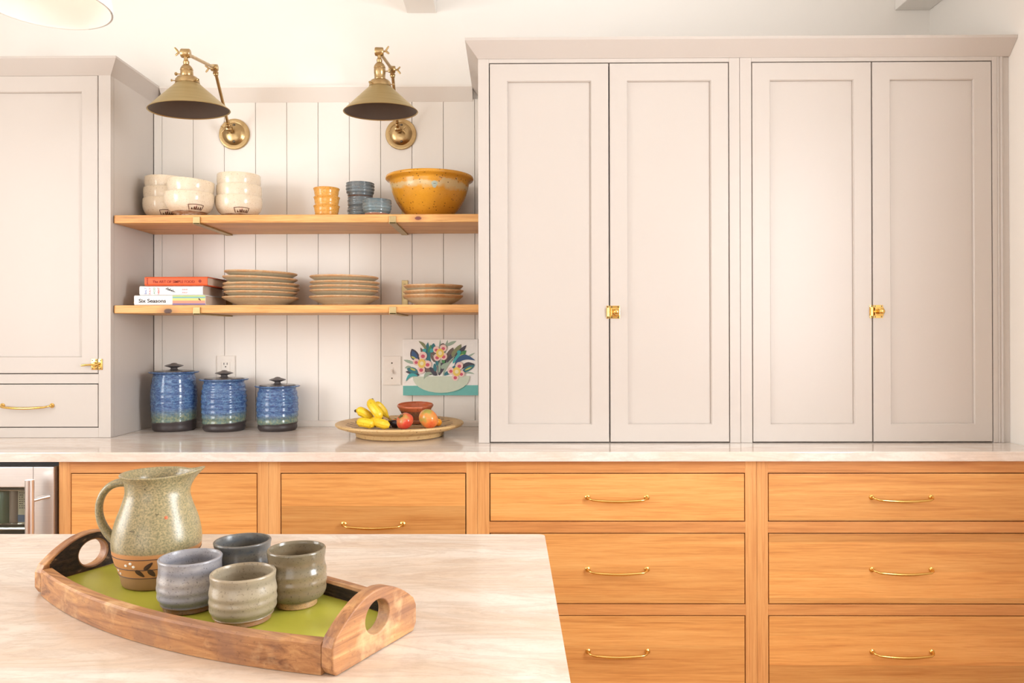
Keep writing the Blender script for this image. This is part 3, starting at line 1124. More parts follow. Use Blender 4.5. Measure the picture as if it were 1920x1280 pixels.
def blob(name, prof, polys, mat, parent, off=.0005):
    """flat painted shapes given as (angle, z) outlines on a turned surface"""
    g = G()
    for P in polys:
        ca = sum(p[0] for p in P) / len(P)
        cz = sum(p[1] for p in P) / len(P)
        vs = [on_surface(prof, ca, cz, off + .0003)] + [on_surface(prof, a, z, off) for a, z in P]
        base = [on_surface(prof, a, z, -.0005) for a, z in P]
        n_ = len(P)
        fs = [(0, 1 + k, 1 + (k + 1) % n_) for k in range(n_)]
        fs += [(1 + k, 1 + (k + 1) % n_, 1 + n_ + (k + 1) % n_, 1 + n_ + k) for k in range(n_)]
        g.add(vs + base, fs)
    return g.mk(name, mat, parent, local=True)


TOCAM = lambda x, y: math.atan2(0 - y, 0 - x)      # angle of the direction towards the photographer's side

# ---- cream bowls
M['cream'] = glaze('cream_speckled_glaze', [(0, srgb(104, 66, 40)), (.0125, srgb(150, 104, 68)), (.0175, srgb(196, 150, 112)), (.0195, srgb(110, 62, 34)), (.022, srgb(226, 206, 178)),
                                            (.05, srgb(234, 218, 194)), (.09, srgb(232, 214, 186))], .16, srgb(176, 140, 104), 260, .45, wob=.0012, mott=srgb(240, 228, 210), mott_amt=.4, mott_scale=40)
M['mark'] = flat('brown_slip', srgb(92, 46, 26), .5)
M['pink'] = flat('bare_clay', srgb(238, 206, 186), .6)


def cream_bowl(label, X, Y, Z, R, h, marked, spin=0.0, tilt=(0, 0)):
    b = [(.0405, 0), (.043, .004), (.046, .013), (.062, .0205), (.0765, .036), (.0835, .055), (.085, .070), (.0838, .0862)]
    k, kz = R / .085, h / .0862
    pr = smooth_prof([(r * k, z * kz) for r, z in b], 5)
    root = thing('bowl', label, 'bowl', (X, Y, Z), 'stacked cream bowls', rot=(tilt[0], tilt[1], 0))
    full = thick_prof(pr, .0042, .008)
    G().lathe(full, 56, cap=False).mk('bowl_body', M['cream'], root, smooth=50, local=True)
    if marked:
        a0 = TOCAM(X, Y) + spin
        w = .34
        zb, zt_ = .0225 * kz, .0395 * kz
        blob('mark_ground', pr, [[(a0 - w * .92, zb), (a0 + w * .92, zb), (a0 + w, zt_ - .001), (a0, zt_ + .0005), (a0 - w, zt_ - .001)]], M['pink'], root, .0006)
        L = [[(a0 - w * .9, zb), (a0 - w, zt_ - .001), (a0 - w * .5, zt_ + .0004), (a0, zt_ + .001), (a0 + w * .5, zt_ + .0004), (a0 + w, zt_ - .001), (a0 + w * .92, zb)]]
        for q, hh in ((-.6, .4), (-.25, .62), (.0, .75), (.3, .55), (.62, .6)):
            L.append([(a0 + w * q, zb + .0005), (a0 + w * (q + .06), zb + (zt_ - zb) * hh), (a0 + w * (q + .18), zb + .001)])
        strokes('painted_mark', pr, L, .0021, M['mark'], root, .0011)
    return root


def on_shelf(px, Y, zshelf):
    v = at_y(px, 400, Y)
    return v.x


bx_, by_ = on_shelf(311, 2.865, zs_u), 2.865
for k, (dz, lab) in enumerate(((.0008, 'lowest cream bowl with brown mark in the stack by the cabinet side'), (.0422, 'middle cream bowl in the stack of three by the cabinet side'),
                               (.0835, 'topmost cream bowl in the stack of three by the cabinet side'))):
    cream_bowl(lab, bx_ + (0, 0, .0003)[k], by_, zs_u + dz, (.082, .0793, .0755)[k], .088, k == 0, .05)
bx_, by_ = on_shelf(355.5, 2.75, zs_u), 2.75
cream_bowl('lower cream bowl with brown mark in the stack of two', bx_, by_, zs_u + .0008, .0865, .0895, True, .28)
cream_bowl('upper tilted cream bowl in the stack of two', bx_ + .001, by_, zs_u + .0475, .0805, .0895, False, 0, (0, math.radians(4.0)))
bx_, by_ = on_shelf(448, 2.82, zs_u), 2.82
for k, (dz, lab) in enumerate(((.0008, 'lowest cream bowl with brown mark in the stack beside the stack of two'), (.0422, 'middle cream bowl in the stack of three beside the stack of two'),
                               (.0835, 'topmost cream bowl in the stack of three beside the stack of two'))):
    cream_bowl(lab, bx_ + (0, .001, 0)[k], by_, zs_u + dz, (.085, .082, .079)[k], .088, k == 0, .12)

# ---- small yellow cups
M['yellow'] = glaze('amber_glaze', [(0, srgb(120, 74, 62)), (.007, srgb(140, 86, 66)), (.0085, srgb(206, 138, 52)), (.03, srgb(226, 164, 76)), (.052, srgb(214, 150, 62))], .18,
                    srgb(150, 88, 30), 200, .6, wob=.001, mott=srgb(236, 190, 116), mott_amt=.45, mott_scale=70)
yx, yy_ = on_shelf(612.5, 2.80, zs_u), 2.80
cup_o = smooth_prof([(.036, 0), (.0385, .003), (.0405, .012), (.0425, .02), (.0425, .026), (.0445, .034), (.0455, .042), (.0485, .0515)], 5)
for k, lab in enumerate(('lowest small amber cup in the stack of three', 'middle small amber cup in the stack of three', 'topmost small amber cup in the stack of three')):
    o = G().lathe(thick_prof(cup_o, .004, .006), 44, cap=False).mk('cup', M['yellow'], smooth=50)
    o.location = (yx + (0, .0006, -.0004)[k], yy_, zs_u + .0008 + .0325 * k)
    o.rotation_euler = (0, 0, k * 1.3)
    tag(o, lab, 'cup', 'stacked amber cups')

# ---- small blue grey cups
M['slate'] = glaze('slate_blue_glaze', [(0, srgb(92, 66, 54)), (.006, srgb(110, 74, 58)), (.009, srgb(92, 104, 110)), (.03, srgb(110, 122, 128)), (.06, srgb(96, 106, 112))], .16,
                   srgb(60, 62, 66), 220, .5, wob=.001, mott=srgb(132, 128, 120), mott_amt=.4, mott_scale=50)
M['slate2'] = glaze('slate_blue_glaze_red_foot', [(0, srgb(170, 110, 82)), (.010, srgb(176, 116, 86)), (.0125, srgb(90, 112, 118)), (.03, srgb(120, 140, 146)), (.06, srgb(92, 108, 114))], .12,
                    srgb(60, 62, 66), 220, .4, wob=.001, mott=srgb(138, 134, 126), mott_amt=.35, mott_scale=50)


def ribbed(r0, r1, h, nrib, amp, foot):
    pts = [(foot, 0), (foot + .002, .003)]
    m = 40
    for k in range(m + 1):
        t = k / m
        z = .006 + (h - .006) * t
        r = r0 + (r1 - r0) * math.sin(min(t * 1.6, 1) * PI / 2)
        pts.append((r + amp * math.sin(t * nrib * 2 * PI), z))
    return pts


sx_, sy_ = on_shelf(676.5, 2.85, zs_u), 2.85
for k, (dz, hh, rr_, lab) in enumerate(((.0008, .052, .0505, 'lowest slate blue cup in the stack of three'), (.0385, .052, .0505, 'middle slate blue cup in the stack of three'),
                                        (.0895, .056, .0535, 'topmost slate blue cup in the stack of three'))):
    o = G().lathe(thick_prof(ribbed(rr_ - .008, rr_, hh, 4 if k == 2 else 3, .0009, rr_ - .011), .004, .006), 44, cap=False).mk('cup', M['slate'], smooth=50)
    o.location = (sx_ + (.001, .001, -.002)[k], sy_, zs_u + dz)
    tag(o, lab, 'cup', 'slate blue cups')
o = G().lathe(thick_prof(ribbed(.042, .0525, .0605, 5, .0008, .039), .004, .007), 48, cap=False).mk('cup', M['slate2'], smooth=50)
o.location = (on_shelf(706.8, 2.735, zs_u), 2.735, zs_u + .0008)
tag(o, 'single slate blue cup with reddish foot in front of the stacked cups', 'cup', 'slate blue cups')

# ---- large yellow bowl
n = N('mustard_speckled_glaze')
p = n.pos(True)
s3 = n.xyz(p)
nz = n.noise(p, 26, 4)
base = n.mix(n.noise(p, 18, 4), srgb(222, 160, 52), srgb(206, 142, 40))
fine = n.ramp(n.noise(p, 320, 2), [(.5, (0, 0, 0, 1)), (.7, (1, 1, 1, 1))])
base = n.mix(n.math('MULTIPLY', fine, .35), base, srgb(176, 108, 26))
zz = n.math('ADD', s3[2], n.math('MULTIPLY', n.math('SUBTRACT', nz, .5), .05))
band = n.ramp(n.math('DIVIDE', zz, .16), [(.60, (0, 0, 0, 1)), (.68, (1, 1, 1, 1)), (.76, (1, 1, 1, 1)), (.80, (0, 0, 0, 1))])
base = n.mix(n.math('MULTIPLY', band, .6), base, srgb(206, 196, 156))
vo = n.new('ShaderNodeTexVoronoi')
vo.inputs['Scale'].default_value = 75
n.link(p, vo.inputs['Vector'])
sp = n.ramp(vo.outputs['Distance'], [(.13, (1, 1, 1, 1)), (.2, (0, 0, 0, 1))])
base = n.mix(n.math('MULTIPLY', sp, .85), base, srgb(84, 50, 20))
M['mustard'] = n.out(base, .2)
yb_o = smooth_prof([(.058, 0), (.063, .003), (.078, .010), (.104, .034), (.126, .068), (.140, .103), (.146, .128), (.1495, .1385), (.1615, .147), (.1640, .1515), (.1625, .157)], 6)
o = thing('serving_bowl', 'large mustard yellow speckled bowl with flared rim', 'bowl', (on_shelf(805.8, 2.806, zs_u), 2.806, zs_u + .0008))
G().lathe(thick_prof(yb_o, .006, .008), 96, cap=False).mk('bowl_body', M['mustard'], o, smooth=50, local=True)
M['greyblue'] = flat('grey_blue_glaze', srgb(176, 186, 172), .25)
a0 = TOCAM(o.location.x, o.location.y) + .12
dr = []
for k in range(14):
    t = 2 * PI * k / 14
    dr.append((a0 + .075 * math.cos(t) * (1 + .2 * math.sin(3 * t)), .108 + .011 * math.sin(t) * (1.2 if math.sin(t) < 0 else 1)))
blob('glaze_drip', yb_o, [dr], M['greyblue'], o, .0004)
strokes('drip_mark', yb_o, [[(a0 - .03, .1095), (a0 + .03, .1098)]], .0011, M['slot'], o, .001)


# ---- stoneware plates, every one its own thing
M['plate'] = glaze('stoneware_plate', [(0, srgb(186, 138, 94)), (.004, srgb(206, 172, 132)), (.007, srgb(204, 194, 166)), (.0245, srgb(206, 194, 164)), (.0275, srgb(196, 152, 108)), (.034, srgb(202, 152, 102)),
                                       (.05, srgb(200, 150, 100))], .3, srgb(160, 138, 108), 160, .35, wob=.0012, mott=srgb(214, 202, 172), mott_amt=.4, mott_scale=45)


def plate(label, group, X, Y, Z, R, h, tilt, foot=.60):
    th = .0055
    k = h / .034
    pr = [(0, .004), (R * foot - .004, .004), (R * foot - .003, 0), (R * foot, 0), (R * foot + .002, .004), (R * .74, .011 * k), (R * .88, .020 * k), (R - .003, h - .0065), (R - .0006, h - .0045),
          (R, h - .002), (R - .001, h), (R - .004, h + .0004), (R - .008, h - .0012), (R * .86, .0285 * k - .0008), (R * .70, .0115 * k + .006), (R * .55, .0105), (0, .0100)]
    o = G().lathe(pr, 72, cap=False).mk('plate', M['plate'], smooth=50)
    o.location = (X, Y, Z)
    o.rotation_euler = (tilt[0], tilt[1], random.random() * 0)
    return tag(o, label, 'plate', group)


ordn = ['lowest', 'second', 'third', 'fourth', 'fifth', 'topmost']


def plate_stack(px, Y, R, rims, tilts, offs, what, group, h=.034, foot=.6):
    X = at_y(px, 560, Y).x
    nP = len(rims)
    for k, z in enumerate(rims):
        nm = 'lowest' if k == 0 else ('topmost' if k == nP - 1 else ordn[k] + ' from the bottom')
        lab = '%s stoneware plate in the %s' % (nm, what)
        plate(lab, group, X + offs[k][0], Y, zs_l + max(z - h, .0008), R * offs[k][1], h, (math.radians(tilts[k][0]), math.radians(tilts[k][1])), foot)


plate_stack(489.5, 2.81, .138, [.0345, .0545, .0705, .0845, .108, .128], [(0, .3), (.3, .6), (0, .6), (0, .3), (.5, 2.2), (.2, 2.0)],
            [(-.001, 1.0), (0, .96), (.002, 1.01), (.002, 1.0), (-.003, .98), (0, .955)], 'stack of six beside the books', 'plates in the stack of six')
plate_stack(646, 2.81, .130, [.0365, .060, .0745, .0905, .111], [(0, 0), (.4, .4), (0, .3), (.2, .4), (.2, .8)],
            [(0, 1.0), (-.001, .975), (0, .99), (.002, .99), (-.001, .975)], 'stack of five on the lower shelf', 'plates in the stack of five')
plate_stack(812.5, 2.80, .1125, [.0400, .0565, .0765], [(0, .2), (0, -1.0), (.3, .2)], [(-.001, 1.0), (.001, 1.0), (0, .99)], 'stack of three beside the pantry', 'plates in the stack of three', .039, .56)


# ------------------------------------------------------------------ books
def text_mesh(txt, size, mat, parent, origin, xdir, ydir, name='lettering', bold=0.0, thick=.0003, width=None):
    cu = bpy.data.curves.new('t', 'FONT')
    cu.body = txt
    cu.size = size
    cu.offset = bold
    cu.align_x = 'LEFT'
    cu.fill_mode = 'BOTH'
    cu.extrude = thick
    cu.resolution_u = 3
    to = bpy.data.objects.new('t', cu)
    COL.objects.link(to)
    bpy.context.view_layer.update()
    me = bpy.data.meshes.new_from_object(to)
    vs = [v.co.copy() for v in me.vertices]
    fs = [tuple(p_.vertices) for p_ in me.polygons]
    bpy.data.objects.remove(to)
    bpy.data.meshes.remove(me)
    xd, yd = Vector(xdir).normalized(), Vector(ydir).normalized()
    zd = xd.cross(yd)
    x0 = min(v.x for v in vs)
    x1 = max(v.x for v in vs)
    sx2 = (width / (x1 - x0)) if width else 1.0
    V = [Vector(origin) + xd * ((v.x - x0) * sx2) + yd * v.y + zd * v.z for v in vs]
    return mk(name, V, fs, mat, parent)


M['orange'] = flat('orange_cover', srgb(228, 92, 36), .45)
M['ink'] = flat('dark_ink', srgb(40, 36, 40), .6)
M['ink_red'] = flat('maroon_ink', srgb(150, 44, 20), .6)
M['white_cover'] = flat('white_cover', srgb(246, 244, 242), .4)
M['pages'] = flat('page_edges', srgb(214, 194, 176), .8)
for nm, c in (('s_green', (196, 214, 130)), ('s_teal', (128, 184, 180)), ('s_yellow', (246, 214, 130)), ('s_coral', (240, 150, 124)), ('s_purple', (140, 120, 160)),
              ('t_blue', (120, 150, 210)), ('t_pink', (232, 140, 150)), ('t_green', (130, 180, 150)), ('t_red', (222, 96, 90)), ('t_gold', (226, 176, 70))):
    M[nm] = flat(nm, srgb(*c), .5)


def book(label, pl_, pr_, pyt, pyb, Y0, z0, h, depth, cover, skew=0.0):
    x0, x1 = at_y(pl_, (pyt + pyb) / 2, Y0).x, at_y(pr_, (pyt + pyb) / 2, Y0).x
    root = thing('book', label, 'book', ((x0 + x1) / 2, Y0, z0), 'cookbooks on the lower shelf')
    b = .0028
    y1 = Y0 + depth
    poly = [(y1, z0), (Y0 + .006, z0), (Y0 + .0015, z0 + .002), (Y0, z0 + .006), (Y0, z0 + h - .006), (Y0 + .0015, z0 + h - .002), (Y0 + .006, z0 + h), (y1, z0 + h),
            (y1, z0 + h - b), (Y0 + .008, z0 + h - b), (Y0 + .004, z0 + h - .006), (Y0 + .004, z0 + .006), (Y0 + .008, z0 + b), (y1, z0 + b)]
    n_ = len(poly)
    V = [(x0, u, v) for u, v in poly] + [(x1, u, v) for u, v in poly]
    Fs = [(k, (k + 1) % n_, n_ + (k + 1) % n_, n_ + k) for k in range(n_)]
    for b0 in (0, n_):
        for k in range(7):
            Fs.append((b0 + k, b0 + k + 1, b0 + 12 - k if k < 6 else b0 + 7, b0 + 13 - k) if k < 6 else (b0 + 6, b0 + 7, b0 + 8))
    mk('cover', V, Fs, cover, root)
    box('pages', x0 + .004, x1 - .004, Y0 + .009, y1 - .005, z0 + b + .0001, z0 + h - b - .0001, M['pages'], root)
    return root, x0, x1


zl = zs_l + .0006
h1, h2, h3 = .0365, .0335, .0325
b1, x0, x1 = book('white cookbook with a striped spine end, lowest of the three', 251.5, 385, 553, 572, 2.695, zl, h1, .21, M['white_cover'])
yf = 2.695 - .0004
xs_ = x0 + (x1 - x0) * .54
for k, (c, f0, f1) in enumerate((('s_green', .86, .98), ('s_teal', .70, .86), ('s_yellow', .48, .70), ('s_coral', .22, .48), ('s_purple', .04, .22))):
    box('stripe', xs_, x1 - .0005, yf - .0003, yf + .0003 + .002, zl + h1 * f0, zl + h1 * f1, M[c], b1)
text_mesh('Six Seasons', .0185, M['ink'], b1, (x0 + .017, yf - .0004, zl + .0105), (1, 0, 0), (0, 0, 1), bold=.00025, width=.098)
g = G()
for (a, b_) in ((.000, .005), (.005, .000), (.0025, .003)):
    g.box(x1 - .024 + a, x1 - .0215 + a, yf - .0008, yf - .0003, zl + .017 + b_ * .6, zl + .021 + b_)
g.mk('emblem', M['ink'], b1)
g = G()
for k in range(5):
    g.tube([(x0 - .0005, 2.72 + k * .003, zl + .012 + k * .002), (x0 - .008, 2.717 + k * .003, zl + .016 - k * .002), (x0 - .012, 2.715 + k * .004, zl + .010 + k * .003)], .0012, 6)
g.mk('ribbon_tassel', M['t_gold'], b1, smooth=50)
z2 = zl + h1 + .0006
b2_, x0, x1 = book('white cookbook with small coloured lettering, middle of the three', 261.5, 380, 535, 553, 2.705, z2, h2, .20, M['white_cover'])
yf = 2.705 - .0004
for k, (w_, c) in enumerate((('SALT', 't_blue'), ('FAT', 't_pink'), ('ACID', 't_green'), ('HEAT', 't_red'))):
    text_mesh(w_, .0092, M[c], b2_, (x0 + .026 + k * .0155, yf - .0003, z2 + .004), (0, 0, 1), (-1, 0, 0), bold=.0001, width=.024)
g = G()
for k in range(7):
    xx = x0 + .094 + k * .0045
    g.tube([(xx, yf - .0004, z2 + .022 - k * .0016), (xx + .005, yf - .0004, z2 + .026 - k * .002 + .004 * (k % 2)), (xx + .009, yf - .0004, z2 + .018 - k * .0012)], .0008, 5)
g.mk('drawn_scribble', M['ink'], b2_, smooth=50)
g = G()
for k in range(6):
    xx = x0 + .155 + (k % 3) * .007
    zz_ = z2 + .007 + (k // 3) * .011
    g.tube([(xx, yf - .0004, zz_), (xx + .003, yf - .0004, zz_ + .005), (xx + .005, yf - .0004, zz_ + .001)], .0007, 5)
g.mk('small_lettering', M['t_pink'], b2_, smooth=50)
z3 = z2 + h2 + .0006
b3, x0, x1 = book('orange cookbook with dark title lettering, topmost of the three', 271, 388.5, 518, 535, 2.700, z3, h3, .20, M['orange'])
yf = 2.700 - .0004
text_mesh('The ART OF SIMPLE FOOD', .0135, M['ink_red'], b3, (x0 + .029, yf - .0003, z3 + .010), (1, 0, 0), (0, 0, 1), bold=.0001, width=.152)
g = G().lathe([(0, 0), (.0055, 0), (.0055, .0006), (0, .0007)], 16, frame_to((x1 - .026, yf + .0003, z3 + h3 * .5), (0, -1, 0)), cap=False)
g.mk('emblem', M['ink_red'], b3)
g = G()
for k in range(4):
    g.box(x0 + .008, x0 + .0125, yf - .0006, yf, z3 + .005 + k * .006, z3 + .009 + k * .006)
g.mk('author_lettering', M['ink_red'], b3)

# ------------------------------------------------------------------ canisters
def canister(label, px, Y, Rb, hbody, rings, seed):
    X = at_y(px, 805, Y).x
    n_ = N('canister_glaze_%d' % seed)
    p = n_.pos(True)
    s = n_.xyz(p)
    nz = n_.noise(p, 16, 4)
    z = n_.math('ADD', s[2], n_.math('MULTIPLY', n_.math('SUBTRACT', nz, .5), .012))
    z = n_.math('ADD', z, n_.math('MULTIPLY', s[0], -.06))
    zt_ = n_.math('DIVIDE', z, hbody, clamp=True)
    blue = n_.mix(n_.ramp(n_.noise(n_.map(p, (1, 1, 3)), 55, 5, .7), [(.4, (0, 0, 0, 1)), (.65, (1, 1, 1, 1))]), srgb(40, 78, 132), srgb(104, 146, 184))
    blue = n_.mix(n_.math('MULTIPLY', n_.ramp(n_.noise(p, 210, 2), [(.55, (0, 0, 0, 1)), (.62, (1, 1, 1, 1))]), .6), blue, srgb(36, 56, 92))
    blue = n_.mix(n_.math('MULTIPLY', n_.noise(n_.map(p, (2, 2, 60)), 1.0, 3), .3), blue, srgb(120, 112, 140))
    green = n_.mix(n_.ramp(n_.noise(p, 110, 4), [(.4, (0, 0, 0, 1)), (.62, (1, 1, 1, 1))]), srgb(92, 116, 112), srgb(134, 142, 116))
    lo = n_.ramp(zt_, [(.165, (0, 0, 0, 1)), (.18, (1, 1, 1, 1))])
    hi = n_.ramp(zt_, [(.25, (0, 0, 0, 1)), (.40, (1, 1, 1, 1))])
    col = n_.mix(lo, srgb(58, 50, 50), n_.mix(hi, green, blue))
    rgh = n_.ramp(zt_, [(.165, (.45,) * 3 + (1,)), (.18, (.12,) * 3 + (1,))])
    mt = n_.out(col, rgh)
    root = thing('canister', label, 'canister', (X, Y, ZC + .0006), 'blue lidded canisters')
    prof = [(Rb * .86, 0), (Rb * .90, .004)]
    m = 64
    for k in range(m + 1):
        t = k / m
        zz = .006 + (hbody - .006) * t
        r = Rb * (.915 + .085 * math.sin(min(1, (t + .02) / .62) * PI / 2)) if t < .6 else Rb * (1.0 - .115 * ((t - .6) / .4) ** 2)
        r += rings[1] * math.sin(t * rings[0] * 2 * PI)
        prof.append((r, zz))
    prof += [(Rb * .90, hbody + .002), (Rb * 1.07, hbody + .006), (Rb * 1.085, hbody + .0085), (Rb * 1.07, hbody + .0105), (Rb * .90, hbody + .0095)]
    full = [(0, 0)] + prof + [(Rb * .86, hbody - .002), (Rb * .85, .012), (0, .010)]
    G().lathe(full, 64, cap=False).mk('jar', mt, root, smooth=40, local=True)
    hz_ = hbody + .0102
    lp_ = [(0, hz_ - .006), (Rb * .845, hz_ - .006), (Rb * .86, hz_ + .0005), (Rb * .84, hz_ + .003), (Rb * .5, hz_ + .0055), (Rb * .2, hz_ + .0065), (Rb * .14, hz_ + .010), (Rb * .15, hz_ + .014), (Rb * .28, hz_ + .0175), (Rb * .40, hz_ + .0205), (Rb * .405, hz_ + .0225),
           (Rb * .30, hz_ + .026), (Rb * .16, hz_ + .029), (Rb * .1, hz_ + .032), (0, hz_ + .033)]
    G().lathe(lp_, 48, cap=False).mk('lid', M['lid'], root, smooth=50, local=True)
    return root


M['lid'] = glaze('dark_lid_glaze', [(0, srgb(70, 66, 70)), (.3, srgb(84, 78, 78))], .22, srgb(52, 56, 72), 120, .6, mott=srgb(104, 98, 96), mott_amt=.6, mott_scale=50)
canister('tallest blue glazed canister with lid beside the cabinet side', 326.5, 2.868, .0835, .213, (9, .0004), 1)
canister('middle-height blue ribbed canister with lid in front of the outlet', 420.5, 2.862, .0825, .185, (9, .0013), 2)
canister('shortest blue glazed canister with lid farthest from the cabinet', 520.5, 2.866, .0775, .159, (7, .0011), 3)

# ------------------------------------------------------------------ outlet, switch, painting
oc = at_y(424.5, 692, YW)
zo_top = at_y(424.5, 666.5, YW).z
ol = thing('wall_outlet', 'ivory double power outlet behind the middle canister', 'outlet', (oc.x, YW, zo_top - .114))
box('cover_plate', oc.x - .0355, oc.x + .0355, YW - .006, YW - .0006, zo_top - .114, zo_top, M['white_plastic'], ol, .002)
rec = box('receptacle', oc.x - .0165, oc.x + .0165, YW - .0085, YW - .0061, zo_top - .09, zo_top - .024, M['white_plastic'], ol, .001)
g = G()
for zc_ in (zo_top - .038, zo_top - .076):
    for s in (-1, 1):
        g.box(oc.x + s * .0063 - .0011, oc.x + s * .0063 + .0011, YW - .0092, YW - .0084, zc_ + .002, zc_ + .010)
    g.lathe([(0, 0), (.0025, 0), (.0025, .0008), (0, .0008)], 12, frame_to((oc.x, YW - .0084, zc_ - .0055), (0, -1, 0)))
g.mk('slots', M['slot'], rec)
sc_ = at_y(735.3, 694.5, YW)
sw = thing('light_switch', 'ivory toggle light switch plate beside the flower painting', 'switch', (sc_.x, YW, sc_.z - .057))
box('cover_plate', sc_.x - .0355, sc_.x + .0355, YW - .006, YW - .0006, sc_.z - .057, sc_.z + .057, M['white_plastic'], sw, .002)
g = G().box(sc_.x - .006, sc_.x + .006, YW - .0075, YW - .0061, sc_.z - .013, sc_.z + .013)
tg = g.mk('toggle_base', M['white_plastic'], sw)
G().prism([(YW - .0076, sc_.z - .002), (YW - .0076, sc_.z + .006), (YW - .017, sc_.z - .006), (YW - .017, sc_.z - .011)], 'x', sc_.x - .004, sc_.x + .004).mk('toggle', M['white_plastic'], tg)
for dz in (.03, -.03):
    G().lathe([(0, 0), (.003, 0), (.0022, .001), (0, .0012)], 12, frame_to((sc_.x, YW - .0061, sc_.z + dz), (0, -1, 0)), cap=False).mk('screw', M['screw'], sw, smooth=50)

PY = YW - .020          # painting front
c0 = at_y(755.5, 636, PY)
c1 = at_y(896.5, 741, PY)
pt_ = thing('painting', 'small canvas painting of flowers in a pale bowl beside the light switch', 'painting', ((c0.x + c1.x) / 2, YW, c1.z))
cw = min(c1.x, X_NR - .002) - c0.x
chh = c0.z - c1.z
M['canvas'] = flat('white_canvas', srgb(254, 252, 248), .6)
box('canvas', c0.x, c0.x + cw, PY, YW - .0007, c1.z, c0.z, M['canvas'], pt_, .0015)


def pm(x, y):
    """crop pixel of the painting close-up -> canvas position"""
    return c0.x + (x - 500) / (1790 - 500) * cw, c0.z - (y - 150) / (1105 - 150) * chh


layer = [0]


def shape(name, poly, mat, par=None):
    layer[0] += 1
    off = PY - .00008 * layer[0] - .0002
    V = [(*pm(x, y), 0) for x, y in poly]
    cx_ = sum(v[0] for v in V) / len(V)
    cz_ = sum(v[1] for v in V) / len(V)
    n_ = len(V)
    vs = [(v[0], off, v[1]) for v in V] + [(v[0], PY + .0004, v[1]) for v in V]
    fs = [tuple(range(n_))] + [(k, (k + 1) % n_, n_ + (k + 1) % n_, n_ + k) for k in range(n_)]
    return mk(name, vs, fs, mat, par or pt_)


def leaf_poly(bx, by, tx, ty, w, bend=0.0, n=9):
    d = Vector((tx - bx, ty - by))
    nrm = Vector((-d.y, d.x)).normalized()
    L, Rr = [], []
    for k in range(n + 1):
        t = k / n
        c = Vector((bx, by)) + d * t + nrm * bend * math.sin(PI * t)
        ww = w * math.sin(PI * min(1, t * .92 + .08)) ** .8
        L.append(tuple(c + nrm * ww))
        Rr.append(tuple(c - nrm * ww))
    return L[:-1] + [(tx, ty)] + list(reversed(Rr[1:-1]))


def ell(cx, cy, rx, ry, rot=0.0, n=16):
    return [(cx + rx * math.cos(2 * PI * k / n) * math.cos(rot) - ry * math.sin(2 * PI * k / n) * math.sin(rot),
             cy + rx * math.cos(2 * PI * k / n) * math.sin(rot) + ry * math.sin(2 * PI * k / n) * math.cos(rot)) for k in range(n)]


